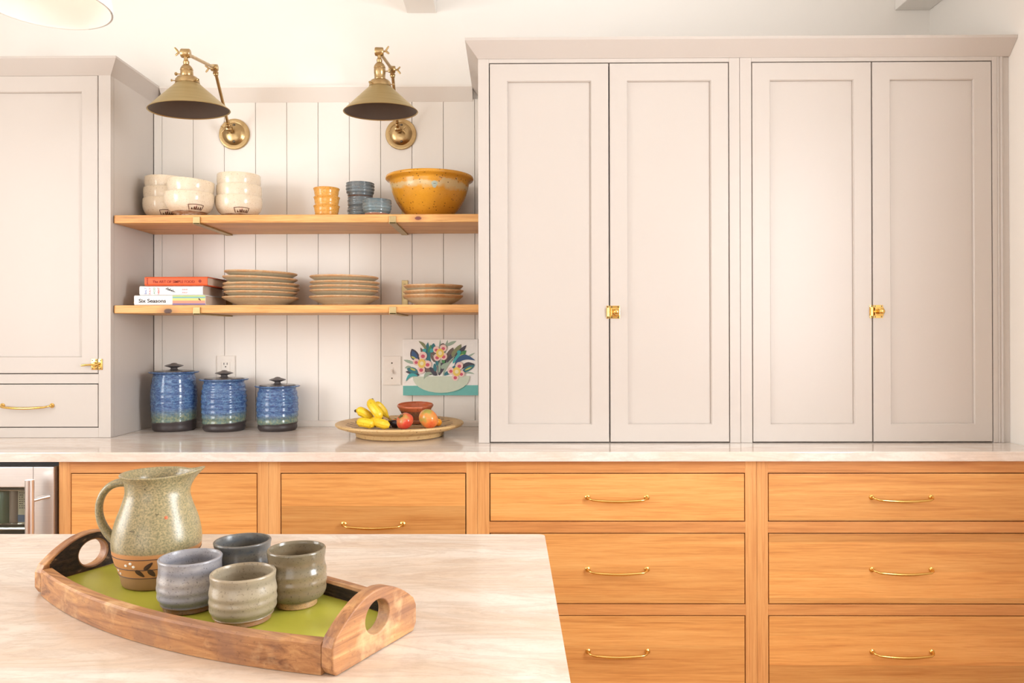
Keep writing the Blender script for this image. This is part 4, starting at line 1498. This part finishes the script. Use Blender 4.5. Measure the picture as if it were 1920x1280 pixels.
for nm, c in (('p_dark', (78, 76, 88)), ('p_teal', (60, 128, 140)), ('p_green', (86, 150, 96)), ('p_sage', (166, 188, 170)), ('p_olive', (140, 146, 108)), ('p_brown', (120, 104, 98)),
              ('p_blue', (64, 98, 142)), ('p_lime', (200, 206, 110)), ('p_petal', (248, 214, 206)), ('p_rose', (214, 96, 120)), ('p_yellow', (246, 214, 110)), ('p_cream', (250, 240, 200)),
              ('p_bowl', (214, 226, 206)), ('p_table', (116, 194, 188)), ('p_aqua', (76, 180, 184))):
    M[nm] = flat(nm, srgb(*c), .6)
shape('painted_table', [(500, 940), (1790, 932), (1790, 1103), (500, 1103)], M['p_table'])
for a in ((1100, 600, 1140, 150, 26, 10, 'p_sage'), (1200, 420, 1270, 160, 26, 0, 'p_sage'), (1240, 260, 1420, 180, 28, 0, 'p_sage'), (700, 560, 510, 500, 26, 0, 'p_sage'), (640, 620, 530, 640, 22, 10, 'p_sage'),
          (1560, 480, 1740, 380, 16, 0, 'p_sage'), (1560, 720, 1730, 740, 14, -10, 'p_sage'),
          (1000, 770, 700, 480, 60, 30, 'p_dark'), (760, 520, 650, 310, 72, -10, 'p_dark'), (740, 500, 660, 340, 46, -8, 'p_blue'), (720, 480, 640, 440, 16, 0, 'p_lime'), (880, 500, 800, 290, 34, 10, 'p_brown'),
          (960, 560, 930, 200, 50, -30, 'p_teal'), (900, 330, 770, 180, 26, 20, 'p_olive'), (960, 420, 1030, 215, 58, 20, 'p_teal'), (930, 380, 980, 240, 24, 10, 'p_green'), (1110, 770, 990, 380, 40, 70, 'p_dark'),
          (1080, 560, 1060, 265, 70, -30, 'p_brown'), (1180, 300, 1190, 215, 50, 0, 'p_brown'), (1110, 760, 1250, 460, 44, 0, 'p_dark'), (1270, 560, 1360, 290, 70, 0, 'p_brown'), (1250, 540, 1380, 340, 40, 20, 'p_dark'),
          (1330, 440, 1500, 235, 56, 20, 'p_olive'), (1370, 500, 1590, 250, 44, 0, 'p_dark'), (1390, 520, 1590, 340, 52, 0, 'p_green'), (1440, 470, 1540, 400, 18, 0, 'p_lime'), (1350, 560, 1500, 340, 30, 10, 'p_aqua'),
          (1380, 580, 1740, 510, 46, -90, 'p_blue'), (1500, 640, 1735, 580, 40, -30, 'p_dark'), (1520, 700, 1735, 590, 40, 0, 'p_teal'), (1560, 680, 1690, 620, 14, 0, 'p_lime'), (1200, 760, 1400, 590, 36, 20, 'p_teal'),
          (1150, 640, 1260, 550, 40, 10, 'p_sage'), (1180, 770, 1400, 430, 18, -30, 'p_sage'), (1020, 770, 900, 590, 14, 0, 'p_sage'), (1110, 750, 990, 400, 14, 60, 'p_sage'), (1130, 720, 1140, 480, 14, 0, 'p_sage'),
          (780, 770, 545, 700, 40, 20, 'p_dark'), (760, 720, 565, 650, 50, 10, 'p_teal'), (720, 680, 620, 640, 16, 0, 'p_lime'), (760, 770, 550, 860, 30, 60, 'p_aqua'), (980, 760, 880, 600, 36, 0, 'p_brown'), (1080, 770, 960, 620, 40, 0, 'p_dark'),
          (1060, 700, 1040, 560, 30, 0, 'p_teal'), (1200, 560, 1190, 470, 30, 0, 'p_green'), (1090, 600, 1080, 500, 26, 0, 'p_teal')):
    shape('painted_leaf', leaf_poly(*a[:6]), M[a[6]])
for cx_, cy_, r_, c_ in ((870, 340, 32, 'p_aqua'), (995, 340, 34, 'p_aqua'), (1462, 372, 34, 'p_aqua')):
    shape('painted_dot', ell(cx_, cy_, r_, r_), M[c_])
bowl = [(670, 785), (1645, 772)]
for k in range(1, 14):
    t = PI * k / 14
    bowl.append((1157 + 488 * math.cos(t), 778 + 282 * math.sin(t) ** .9))
shape('painted_bowl', bowl, M['p_bowl'])
shape('painted_leaf', leaf_poly(1000, 720, 860, 830, 30, 40), M['p_sage'])
for cx_, cy_, pet in ((825, 560, ((845, 430, 70), (730, 535, 58), (925, 575, 66), (815, 665, 66))), (1140, 385, ((1075, 325, 56), (1195, 300, 60), (1200, 440, 62), (1090, 455, 62))),
                      (1425, 700, ((1470, 600, 64), (1325, 685, 60), (1505, 735, 56), (1400, 795, 60)))):
    for (a, b_, r_) in pet:
        P_ = shape('painted_petal', ell(a, b_, r_, r_ * 1.02), M['p_petal'])
        shape('petal_blush', ell(a, b_ + 8, r_ * .5, r_ * .45), M['p_rose'], P_)
    C_ = shape('painted_flower_eye', ell(cx_, cy_, 68, 78), M['p_yellow'])
    shape('eye_centre', ell(cx_, cy_, 32, 34), M['p_cream'], C_)

# ------------------------------------------------------------------ platter with fruit
pX, pY = at_y(750, 805, 2.70).x, 2.70
zr = .052
n = N('speckled_sand_platter')
p = n.pos(True)
base = n.mix(n.noise(n.map(p, (3, 40, 3), (0, 0, .35)), 1.0, 5, .6, .6), srgb(222, 188, 130), srgb(196, 160, 110))
sp = n.ramp(n.noise(p, 130, 3, .6), [(.58, (0, 0, 0, 1)), (.66, (1, 1, 1, 1))])
base = n.mix(n.math('MULTIPLY', sp, .6), base, srgb(170, 112, 58))
vo = n.new('ShaderNodeTexVoronoi')
vo.inputs['Scale'].default_value = 38
n.link(p, vo.inputs['Vector'])
base = n.mix(n.ramp(vo.outputs['Distance'], [(.07, (1, 1, 1, 1)), (.11, (0, 0, 0, 1))]), base, srgb(96, 60, 36))
M['platter'] = n.out(base, .45)
pr = [(0, 0), (.150, 0), (.156, .003), (.1575, .016), (.165, .0215), (.195, .027), (.222, .036), (.2285, .0425), (.2275, .047), (.222, .049), (.205, .0455), (.17, .039), (.10, .035), (0, .034)]
pl_ = thing('platter', 'round sand-coloured pottery platter holding the fruit on the worktop', 'platter', (pX, pY, ZC + .0006))
G().lathe(pr, 96, cap=False).mk('dish', M['platter'], pl_, smooth=40, local=True)
g = G()
for k in range(-4, 5):
    hw = math.sqrt(max(.19 ** 2 - (k * .04) ** 2, 0))
    pts = []
    for q in range(17):
        u = -hw + 2 * hw * q / 16
        v = k * .04 + .01 * math.sin(u * 14)
        r_ = math.hypot(u, v)
        zt_ = .034 + (.001 * (r_ / .1) if r_ < .1 else .001 + .004 * (r_ - .1) / .07 if r_ < .17 else .005 + .0065 * (r_ - .17) / .035)
        pts.append((u, v, zt_ + .0003))
    g.tube(pts, .0009, 5)
g.mk('incised_lines', M['p_brown'], pl_, smooth=50, local=True)
ZP = ZC + .0006 + .0352          # platter floor


def zplat(x, y):
    r_ = math.hypot(x - pX, y - pY)
    return ZC + .0006 + (.034 + .001 * (r_ / .1) if r_ < .1 else .035 + .004 * (r_ - .1) / .07 if r_ < .17 else .039 + .0065 * (r_ - .17) / .035)


# terracotta bowl
M['terra'] = glaze('terracotta', [(0, srgb(150, 84, 54)), (.02, srgb(140, 84, 58)), (.036, srgb(132, 96, 70)), (.046, srgb(150, 92, 62)), (.050, srgb(190, 100, 62)), (.07, srgb(196, 106, 68))], .25,
                   srgb(96, 60, 40), 120, .4, wob=.001)
tY = 2.76
tX = at_y(779, 790, tY).x
tr = .0655
tb_o = smooth_prof([(.036, 0), (.0375, .002), (.0385, .010), (.036, .014), (.044, .026), (.056, .046), (.0635, .057), (.0665, .062), (.0655, .0655)], 5)
tbw = thing('terracotta_bowl', 'terracotta bowl with dark patterned band on the fruit platter', 'bowl', (tX, tY, zplat(tX, tY) + .0055), rot=(.075, 0, 0))
G().lathe(thick_prof(tb_o, .005, .014), 56, cap=False).mk('bowl_body', M['terra'], tbw, smooth=50, local=True)
a0 = TOCAM(tX, tY)
L = []
for k in range(14):
    a = a0 - 1.6 + k * .25
    L.append([(a + .085 * math.cos(2 * PI * q / 8), .036 + .0075 * math.sin(2 * PI * q / 8)) for q in range(9)])
    L.append([(a - .1, .048), (a, .0455), (a + .1, .048)])
strokes('incised_pattern', tb_o, L, .0013, M['mark'], tbw, .0003)

# bananas
n = N('banana_skin')
p = n.pos(True)
c = n.mix(n.noise(p, 30, 3), srgb(244, 212, 56), srgb(232, 190, 40))
sp = n.ramp(n.noise(p, 170, 2), [(.66, (0, 0, 0, 1)), (.7, (1, 1, 1, 1))])
M['banana'] = n.out(n.mix(n.math('MULTIPLY', sp, .7), c, srgb(120, 82, 30)), .38)
M['btip'] = flat('banana_tip', srgb(64, 40, 30), .7)
M['bstem'] = flat('banana_stem', srgb(176, 138, 52), .5)


def banana(label, P, rmax, stem_first=False, stem_len=.0):
    """P: four bezier points (world) from blossom tip to stem end"""
    pts = bez(*P, n=18)
    base = pts[9]
    root = thing('banana', label, 'banana', (base.x, base.y, min(q.z for q in pts) - rmax), 'bananas on the platter')
    rad = []
    for k in range(19):
        t = k / 18
        r = rmax * (min(1, (t + .03) / .22)) ** .6 if t < .22 else rmax
        if t > .72:
            r = rmax * max(.30, 1 - ((t - .72) / .28) ** 1.3 * .72)
        rad.append(r)
    g = G().tube(pts, rad, 10)
    g.mk('fruit', M['banana'], root, smooth=28)
    d = (pts[0] - pts[1]).normalized()
    G().tube([pts[0] - d * .003, pts[0] + d * .003, pts[0] + d * .0065], [rad[0] * 1.3, rad[0] * 1.0, rad[0] * .7], 8).mk('tip', M['btip'], root, smooth=50)
    d = (pts[-1] - pts[-2]).normalized()
    G().tube([pts[-1] - d * .003, pts[-1] + d * (.006 + stem_len), pts[-1] + d * (.010 + stem_len)], [rad[-1] * .98, rad[-1] * .8, rad[-1] * .95], 8).mk('stem', M['bstem'] if stem_len else M['btip'], root, smooth=50)
    return root


def W(px, py, Y):
    return at_y(px, py, Y)


rb = .0166
def lift(v, r):
    z = zplat(v.x, v.y) + r + .0055
    return Vector((v.x, v.y, max(v.z, z)))
banana('plump banana lying lowest at the outer side of the fruit pile', [lift(W(703, 803, 2.60), .006), lift(W(690, 806, 2.59), rb), lift(W(676, 798, 2.595), rb), W(671, 791, 2.62)], rb)
banana('banana lying at the front of the pile with dark tip beside the tomatoes', [lift(W(731, 807, 2.575), .006), lift(W(716, 801, 2.575), rb), lift(W(706, 793, 2.60), rb), lift(W(694, 786, 2.655), .008)], rb)
banana('banana resting across the top of the lowest banana', [W(668, 770, 2.640), W(678, 768, 2.640), W(692, 781, 2.645), W(699, 786, 2.66)], rb)
banana('tall banana leaning upright over the pile', [W(715.5, 784, 2.612), W(708, 773, 2.607), W(690, 755, 2.625), W(697, 750, 2.675)], rb)
banana('banana at the back of the pile with long stem', [W(701, 757, 2.685), W(714, 758, 2.69), W(716, 770, 2.70), W(728, 782, 2.705)], rb * .85, stem_len=.004)

# tomatoes
def tomato(label, px, py, Y, r, cols, axis, ribs=7, amp=.05, squash=.86, calyx=True, cat='tomato', name='tomato'):
    v = W(px, py, Y)
    c = Vector((v.x, v.y, zplat(v.x, v.y) + r * .93))
    n_ = N(label[:18].replace(' ', '_'))
    p_ = n_.pos(True)
    cc = n_.ramp(n_.noise(p_, 20, 3), [(.36, cols[0]), (.5, cols[1]), (.66, cols[2])])
    mt = n_.out(cc, .16)
    root = thing(name, label, cat, (c.x, c.y, c.z - r * .93), 'tomatoes on the platter')
    Mx_ = frame_to(c, axis)
    vs, fs = [], []
    nu, nv = 42, 18
    for j in range(nv + 1):
        ph = PI * j / nv
        for k in range(nu):
            th = 2 * PI * k / nu
            rr2 = r * (1 + amp * math.cos(ribs * th) * math.sin(ph) ** .5 * (.5 + .5 * math.cos(ph)))
            x_, y_ = rr2 * math.sin(ph) * math.cos(th), rr2 * math.sin(ph) * math.sin(th)
            z_ = r * squash * math.cos(ph)
            z_ -= .16 * r * math.exp(-(math.sin(ph) / .3) ** 2) * (1 if math.cos(ph) > 0 else -.4)
            vs.append(Mx_ @ Vector((x_, y_, z_)))
    for j in range(nv):
        for k in range(nu):
            fs.append((j * nu + k, j * nu + (k + 1) % nu, (j + 1) * nu + (k + 1) % nu, (j + 1) * nu + k))
    mk('fruit', vs, fs, mt, root, smooth=80)
    if calyx:
        g_ = G().tube([Mx_ @ Vector((0, 0, r * squash * .82)), Mx_ @ Vector((0, 0, r * squash * 1.0))], .0022, 8)
        for k in range(5):
            a = 2 * PI * k / 5
            g_.tube([Mx_ @ Vector((0, 0, r * squash * .86)), Mx_ @ Vector((.2 * r * math.cos(a), .2 * r * math.sin(a), r * squash * .93)), Mx_ @ Vector((.38 * r * math.cos(a), .38 * r * math.sin(a), r * squash * .93))], [.0018, .0022, .0008], 6)
        g_.mk('calyx', M['calyx'], root, smooth=50)


M['calyx'] = flat('calyx_green', srgb(92, 104, 56), .6)
tomato('red and green striped tomato beside the bananas', 759, 797, 2.595, .0305, (srgb(196, 150, 84), srgb(214, 92, 66), srgb(206, 60, 50)), (-.5, -.45, .75))
tomato('large orange and green tomato in front of the terracotta bowl', 803.5, 797, 2.60, .0355, (srgb(170, 160, 80), srgb(232, 140, 70), srgb(226, 104, 60)), (.55, .3, .5), 6, .04, .88, calyx=False)
tomato('little orange tomato tucked behind the red one', 741.5, 795, 2.665, .017, (srgb(236, 160, 40), srgb(234, 140, 30), srgb(222, 120, 30)), (.2, .1, 1), 8, .08, .82)
tomato('little golden tomato peeping out behind the large orange one', 819, 797, 2.645, .0185, (srgb(240, 180, 60), srgb(236, 156, 40), srgb(226, 130, 40)), (.3, .1, 1), 8, .06, .82)
# dark aubergine
M['aub'] = flat('aubergine_skin', srgb(38, 28, 46), .12)
av = W(738, 803, 2.63)
az = zplat(av.x, av.y)
ab = thing('aubergine', 'small dark aubergine lying between bananas and tomatoes', 'vegetable', (av.x, av.y, az))
G().tube([(av.x - .035, av.y + .03, az + .012), (av.x - .025, av.y + .022, az + .014), (av.x - .005, av.y + .008, az + .0155), (av.x + .012, av.y - .004, az + .0155), (av.x + .019, av.y - .010, az + .013)],
         [.006, .010, .0135, .0140, .005], 14).mk('fruit', M['aub'], ab, smooth=60)
G().tube([(av.x - .034, av.y + .029, az + .012), (av.x - .044, av.y + .036, az + .013)], [.006, .0025], 8).mk('stem', M['calyx'], ab, smooth=60)

# ------------------------------------------------------------------ tray on the island
A = at_z(624, 1273, ZC)
Bc = at_z(64, 1113, ZC)
ud = (Bc - A)
TL = ud.length
ang = math.atan2(ud.y, ud.x)           # local +x runs along the long side, local y towards the far rail (negated)
TW = .152
tr_ = thing('serving_tray', 'worn wooden serving tray with arched handles and lime green floor', 'tray', (A.x, A.y, ZC + .0006), rot=(0, 0, ang))
# local frame: x along the tray from the right end, v (far side) = local -y


def worn(name, axis):
    n = N(name)
    p = n.pos(True)
    sc = {'x': (4, 70, 70), 'y': (70, 4, 70)}[axis]
    gr = n.noise(n.map(p, sc), 1.0, 5, .65, .8)
    col = n.ramp(gr, [(.32, srgb(206, 156, 102)), (.5, srgb(176, 122, 76)), (.68, srgb(120, 76, 48))])
    pa = n.ramp(n.noise(p, 13, 4, .6, .4), [(.44, (0, 0, 0, 1)), (.62, (1, 1, 1, 1))])
    col = n.mix(n.math('MULTIPLY', pa, .55), col, srgb(128, 92, 76))
    pb = n.ramp(n.noise(n.map(p, (1, 1, 1), (0, 0, 0), (3.1, 1.7, .4)), 17, 4, .6), [(.55, (0, 0, 0, 1)), (.68, (1, 1, 1, 1))])
    col = n.mix(n.math('MULTIPLY', pb, .6), col, srgb(226, 186, 138))
    sp = n.ramp(n.noise(p, 240, 3, .7), [(.6, (0, 0, 0, 1)), (.72, (1, 1, 1, 1))])
    col = n.mix(n.math('MULTIPLY', sp, .5), col, srgb(92, 58, 40))
    n.bump(gr, .15, .001)
    return n.out(col, .5)


M['tray_wood'] = worn('worn_tray_wood', 'x')
M['tray_end'] = worn('worn_tray_end_wood', 'y')
n = N('rough_dark_bark')
p = n.pos(True)
f1 = n.noise(n.map(p, (14, 60, 160)), 1.0, 5, .7)
c = n.ramp(f1, [(.42, srgb(34, 24, 18)), (.62, srgb(70, 50, 38)), (.74, srgb(150, 118, 90))])
n.bump(f1, .8, .004)
M['bark'] = n.out(c, .75)
n = N('lime_paint')
p = n.pos(True)
M['lime'] = n.out(n.mix(n.noise(n.map(p, (2, 9, 1)), 3, 4), srgb(190, 186, 72), srgb(172, 170, 58)), .4)
RH, RT = .035, .017
BOWF, BOWR = .038, .028


def rail(nm, v_out, bow, sgn):
    n_ = 24
    outer, inner = [], []
    for k in range(n_ + 1):
        t = k / n_
        x = RT * .98 + (TL - 2 * RT * .98) * t
        b_ = bow * (1 - min(1, abs(x - TL / 2) / (TL / 2 - RT)) ** 2)
        vo_ = v_out - sgn * b_
        outer.append((x, -vo_))
        inner.append((x, -(vo_ + sgn * RT)))
    def prof_strip(a_, z0_, z1_):
        return [(x, y, z) for x, y in a_ for z in (z0_, z1_)]
    V = []
    for (xo, yo), (xi, yi) in zip(outer, inner):
        ch = .0025
        s_ = 1 if yi > yo else -1
        V += [(xo, yo, 0), (xo, yo, RH - ch), (xo, yo + s_ * ch, RH), (xi, yi - s_ * ch, RH), (xi, yi, RH - ch), (xi, yi, 0)]
    Fs = []
    for k in range(n_):
        for q in range(6):
            Fs.append((k * 6 + q, k * 6 + (q + 1) % 6, (k + 1) * 6 + (q + 1) % 6, (k + 1) * 6 + q))
    Fs += [tuple(range(6)), tuple(n_ * 6 + q for q in range(6))]
    r = mk(nm, V, Fs, M['tray_wood'], tr_, local=True, smooth=30)
    # rough dark lining on the inner face
    V, Fs = [], []
    for (xi, yi), (xo, yo) in zip(inner, outer):
        s_ = 1 if yi > yo else -1
        V += [(xi, yi + s_ * .0001, .0165), (xi, yi + s_ * .0009, .0165), (xi, yi + s_ * .0009, RH - .0032), (xi, yi + s_ * .0001, RH - .0032)]
    for k in range(n_):
        for q in range(4):
            Fs.append((k * 4 + q, k * 4 + (q + 1) % 4, (k + 1) * 4 + (q + 1) % 4, (k + 1) * 4 + q))
    mk('dark_lining', V, Fs, M['bark'], r, local=True)
    return inner


inF = rail('rail', 0.0, BOWF, 1)
inR = rail('rail', TW, BOWR, -1)
fl = [(x, y + (-.001)) for x, y in inF] + [(x, y + .001) for x, y in reversed(inR)]
fl = [(min(max(x, RT * 1.05), TL - RT * 1.05), y) for x, y in fl]
G().prism(fl, 'z', .0035, .0158).mk('tray_floor', M['lime'], tr_, local=True)


def end_board(x0, x1, in_side):
    """arched end with a round hand hole"""
    n_ = 48
    hc, hr_v, hr_z = TW / 2, .0215, .0190
    zc_ = .0405
    top = []
    prof = []
    for k in range(n_):
        a = 2 * PI * k / n_
        # ray from the hole centre to the board outline
        dv, dz = math.cos(a), math.sin(a)
        best = None
        for q in range(1, 600):
            t = q * .0003
            v, z = hc + dv * t, zc_ + dz * t
            u_ = (v - hc) / (TW / 2)
            zt_ = RH + (.072 - RH) * max(0, math.cos(min(1, abs(u_)) * PI / 2)) ** .85
            if v < 0 or v > TW or z < 0 or z > zt_:
                break
            best = (v, z)
        prof.append((best, (hc + hr_v * dv, zc_ + hr_z * dz)))
    V = []
    for x in (x0, x1):
        for (o_v, h_v) in prof:
            V.append((x, -o_v[0], o_v[1]))
            V.append((x, -h_v[0], h_v[1]))
    m = 2 * n_
    Fs = []
    for k in range(n_):
        j = (k + 1) % n_
        Fs.append((2 * k, 2 * j, 2 * j + 1, 2 * k + 1))
        Fs.append((m + 2 * k, m + 2 * k + 1, m + 2 * j + 1, m + 2 * j))
        Fs.append((2 * k, m + 2 * k, m + 2 * j, 2 * j))
        Fs.append((2 * k + 1, 2 * j + 1, m + 2 * j + 1, m + 2 * k + 1))
    e = mk('handle_end', V, Fs, M['tray_end'], tr_, local=True)
    bvm = e.modifiers.new('bevel', 'BEVEL')
    bvm.width = .0018
    bvm.segments = 3
    bvm.limit_method = 'ANGLE'
    bvm.angle_limit = math.radians(50)
    xa = x1 if in_side > 0 else x0
    V2, F2 = [], []
    for (o_v, h_v) in prof:
        c_ = Vector((hc, zc_))
        o2 = c_ + (Vector(o_v) - c_) * .93
        o2.y = max(o2.y, .0165)
        h2_ = c_ + (Vector(h_v) - c_) * 1.12
        h2_.y = max(h2_.y, .0170)
        for dx in (.0001, .0010):
            V2.append((xa + in_side * dx, -min(max(o2.x, .012), TW - .012), o2.y))
            V2.append((xa + in_side * dx, -h2_.x, h2_.y))
    for k in range(n_):
        j = (k + 1) % n_
        F2.append((4 * k, 4 * j, 4 * j + 1, 4 * k + 1))
        F2.append((4 * k + 2, 4 * k + 3, 4 * j + 3, 4 * j + 2))
        F2.append((4 * k, 4 * k + 2, 4 * j + 2, 4 * j))
        F2.append((4 * k + 1, 4 * j + 1, 4 * j + 3, 4 * k + 3))
    mk('dark_lining', V2, F2, M['bark'], e, local=True)


end_board(0.0, RT, 1)
end_board(TL - RT, TL, -1)
ZT = ZC + .0006 + .0158

# ------------------------------------------------------------------ jug
n = N('jug_glaze')
p = n.pos(True)
s3 = n.xyz(p)
z = n.math('ADD', s3[2], n.math('MULTIPLY', n.math('SUBTRACT', n.noise(p, 20, 3), .5), .003))
g1 = n.ramp(n.noise(p, 420, 3, .6), [(.34, srgb(116, 110, 78)), (.5, srgb(148, 134, 98)), (.66, srgb(178, 156, 112))])
g1 = n.mix(n.math('MULTIPLY', n.noise(p, 9, 3), .25), g1, srgb(148, 148, 120))
dsp = n.ramp(n.noise(p, 150, 2), [(.68, (0, 0, 0, 1)), (.72, (1, 1, 1, 1))])
g1 = n.mix(n.math('MULTIPLY', dsp, .7), g1, srgb(70, 64, 48))
cl = n.mix(n.noise(p, 40, 3), srgb(206, 148, 92), srgb(190, 130, 78))
lo = n.ramp(n.math('DIVIDE', z, .16), [(.318, (0, 0, 0, 1)), (.33, (1, 1, 1, 1))])
foot = n.ramp(n.math('DIVIDE', s3[2], .16), [(.108, (0, 0, 0, 1)), (.113, (1, 1, 1, 1))])
col = n.mix(lo, n.mix(foot, srgb(160, 122, 82), cl), g1)
M['jug'] = n.out(col, n.ramp(n.math('DIVIDE', z, .16), [(.318, (.6,) * 3 + (1,)), (.33, (.3,) * 3 + (1,))]))
jv = at_z(295, 1085, ZT)
JX, JY = jv.x, jv.y
jc = at_z(293, 1109, ZT)
JY = jc.y + .044
JX = at_y(295, 1040, JY).x
jug = thing('jug', 'speckled olive pottery jug with unglazed tan band and leaf motif on the tray', 'jug', (JX, JY, ZT + .0006))
jo = smooth_prof([(.043, 0), (.0455, .003), (.049, .018), (.0555, .036), (.0585, .052), (.0585, .066), (.0545, .086), (.0475, .106), (.0425, .122), (.0415, .132), (.0435, .142), (.0475, .149), (.0490, .1515)], 6)
full = thick_prof(jo, .0045, .006)
seg = 96
V, Fs = [], []
spout = math.atan2(.12, 1.0)           # spout points to the right, slightly away
rings = []
for r, z in full:
    rg = []
    for k in range(seg):
        a = 2 * PI * k / seg
        d_ = (a - spout + PI) % (2 * PI) - PI
        f_ = max(0, (z - .108) / .043)
        pull = .015 * f_ ** 2.2 * math.exp(-(d_ / .46) ** 2)
        pinch = -.003 * f_ ** 2 * (math.exp(-((abs(d_) - .75) / .3) ** 2))
        rr2 = max(r + (pull + pinch if r > .01 else 0), 0.0002)
        V.append((rr2 * math.cos(a), rr2 * math.sin(a), z + (.006 * f_ ** 3 * math.exp(-(d_ / .4) ** 2) if r > .01 else 0)))
    rings.append(rg)
for i in range(len(full) - 1):
    for k in range(seg):
        Fs.append((i * seg + k, i * seg + (k + 1) % seg, (i + 1) * seg + (k + 1) % seg, (i + 1) * seg + k))
mk('body', V, Fs, M['jug'], jug, local=True, smooth=60)
ha = spout + PI
hdir = Vector((math.cos(ha), math.sin(ha), 0))
P0 = hdir * .043 + Vector((0, 0, .140))
P3 = hdir * .0555 + Vector((0, 0, .058))
pts = bez(P0, hdir * .082 + Vector((0, 0, .142)), hdir * .092 + Vector((0, 0, .088)), P3, 18)
G().tube(pts, [.0085 - .002 * math.sin(PI * k / 18) for k in range(19)], 14, (1.15, .72)).mk('handle', M['jug'], jug, local=True, smooth=60)
M['line'] = flat('dark_slip_line', srgb(74, 50, 40), .5)
a0 = TOCAM(JX, JY)
full_ring = lambda z: [[(a0 - PI + 2 * PI * k / 48, z) for k in range(49)]]
for zz in (.0455, .031, .0185):
    strokes('painted_line', jo, full_ring(zz), .0011, M['line'], jug, .0002)
def lf(ac, zc_, da, dz, w):
    out = []
    for k in range(16):
        t = 2 * PI * k / 16
        l_, s_ = math.cos(t), math.sin(t)
        wz = w * (1 - .35 * l_)
        L_ = math.hypot(da, dz * 18)
        out.append((ac + da * l_ - dz * 18 * wz * s_ * 1.0, zc_ + dz * l_ + da / 18 * wz * s_ * 1.0))
    return out
al = a0 - .30
for q in (lf(al + .10, .0365, .10, .0052, .38), lf(al - .12, .0262, .10, -.0050, .42), lf(al + .17, .0262, .08, -.0052, .5)):
    blob('painted_leaf', jo, [q], M['line'], jug, .0006)
strokes('painted_stem', jo, [[(al - .02, .0305), (al + .10, .0365)]], .0011, M['line'], jug, .0004)
for (da, z) in ((-.62, .0405), (-.76, .0372), (-.55, .0362), (-1.15, .0272), (-1.09, .0230)):
    blob('painted_dot', jo, [[(a0 + da + .036 * math.cos(2 * PI * k / 12), z + .0018 * math.sin(2 * PI * k / 12)) for k in range(12)]], M['canvas'], jug, .0007)
blob('bare_chip', jo, [[(a0 + .22 + .05 * math.cos(2 * PI * k / 10), .0985 + .0022 * math.sin(2 * PI * k / 10)) for k in range(10)]], M['terra'], jug, .0003)

# ------------------------------------------------------------------ tumblers on the tray
def tumbler(label, px, rimpy, Y, r, h, mat, foot_r, seed, foot_h=.006):
    random.seed(seed)
    v = at_y(px, rimpy, Y)
    pts = [(foot_r * .97, 0), (foot_r, .001), (foot_r, foot_h), (foot_r + .003, foot_h + .001)]
    prof = []
    for t, q in ((.16, .90), (.26, .99), (.36, .985), (.44, 1.008), (.53, .99), (.62, 1.0), (.72, .968), (.82, .945), (.90, .955), (1.0, .978)):
        prof.append((r * (q + random.uniform(-.01, .01)), h * t))
    outp = smooth_prof(pts + prof, 5)
    o = G().lathe(thick_prof(outp, .0042, foot_h + .002), 64, cap=False).mk('tumbler', mat, smooth=50)
    o.location = (v.x, Y, ZT + .0008)
    tag(o, label, 'cup', 'pottery tumblers on the tray')
    return o


def tglaze(nm, foot, a, b, c, speck, r=.28):
    return glaze(nm, [(0, foot), (.0065, foot), (.009, b), (.022, a), (.04, c), (.05, b), (.056, a), (.072, b)], r, speck, 420, .5, wob=.003, mott=b, mott_amt=.4, mott_scale=90, sp_thr=.62)


TG = [tglaze('tumbler_lavender', srgb(150, 100, 62), srgb(164, 160, 162), srgb(130, 130, 138), srgb(174, 164, 156), srgb(78, 74, 78)),
      tglaze('tumbler_sand', srgb(170, 116, 80), srgb(166, 150, 124), srgb(150, 138, 118), srgb(172, 158, 134), srgb(96, 84, 68)),
      tglaze('tumbler_olive', srgb(208, 164, 116), srgb(126, 108, 82), srgb(116, 106, 86), srgb(140, 122, 94), srgb(62, 52, 40), .2),
      tglaze('tumbler_slate', srgb(150, 110, 76), srgb(86, 90, 94), srgb(112, 106, 96), srgb(74, 80, 88), srgb(44, 46, 52))]
tumbler('pale lavender grey pottery tumbler beside the jug on the tray', 357, 1060, .960, .0400, .062, TG[0], .033, 3)
tumbler('sandy cream pottery tumbler by the near rail of the tray', 456, 1090, .918, .0400, .056, TG[1], .033, 4)
tumbler('olive brown pottery tumbler with pale foot ring on the tray', 556, 1060, .970, .0378, .070, TG[2], .0262, 5, .009)
tumbler('dark slate rimmed pottery tumbler behind the other three', 455, 1030, 1.030, .0388, .064, TG[3], .032, 6)
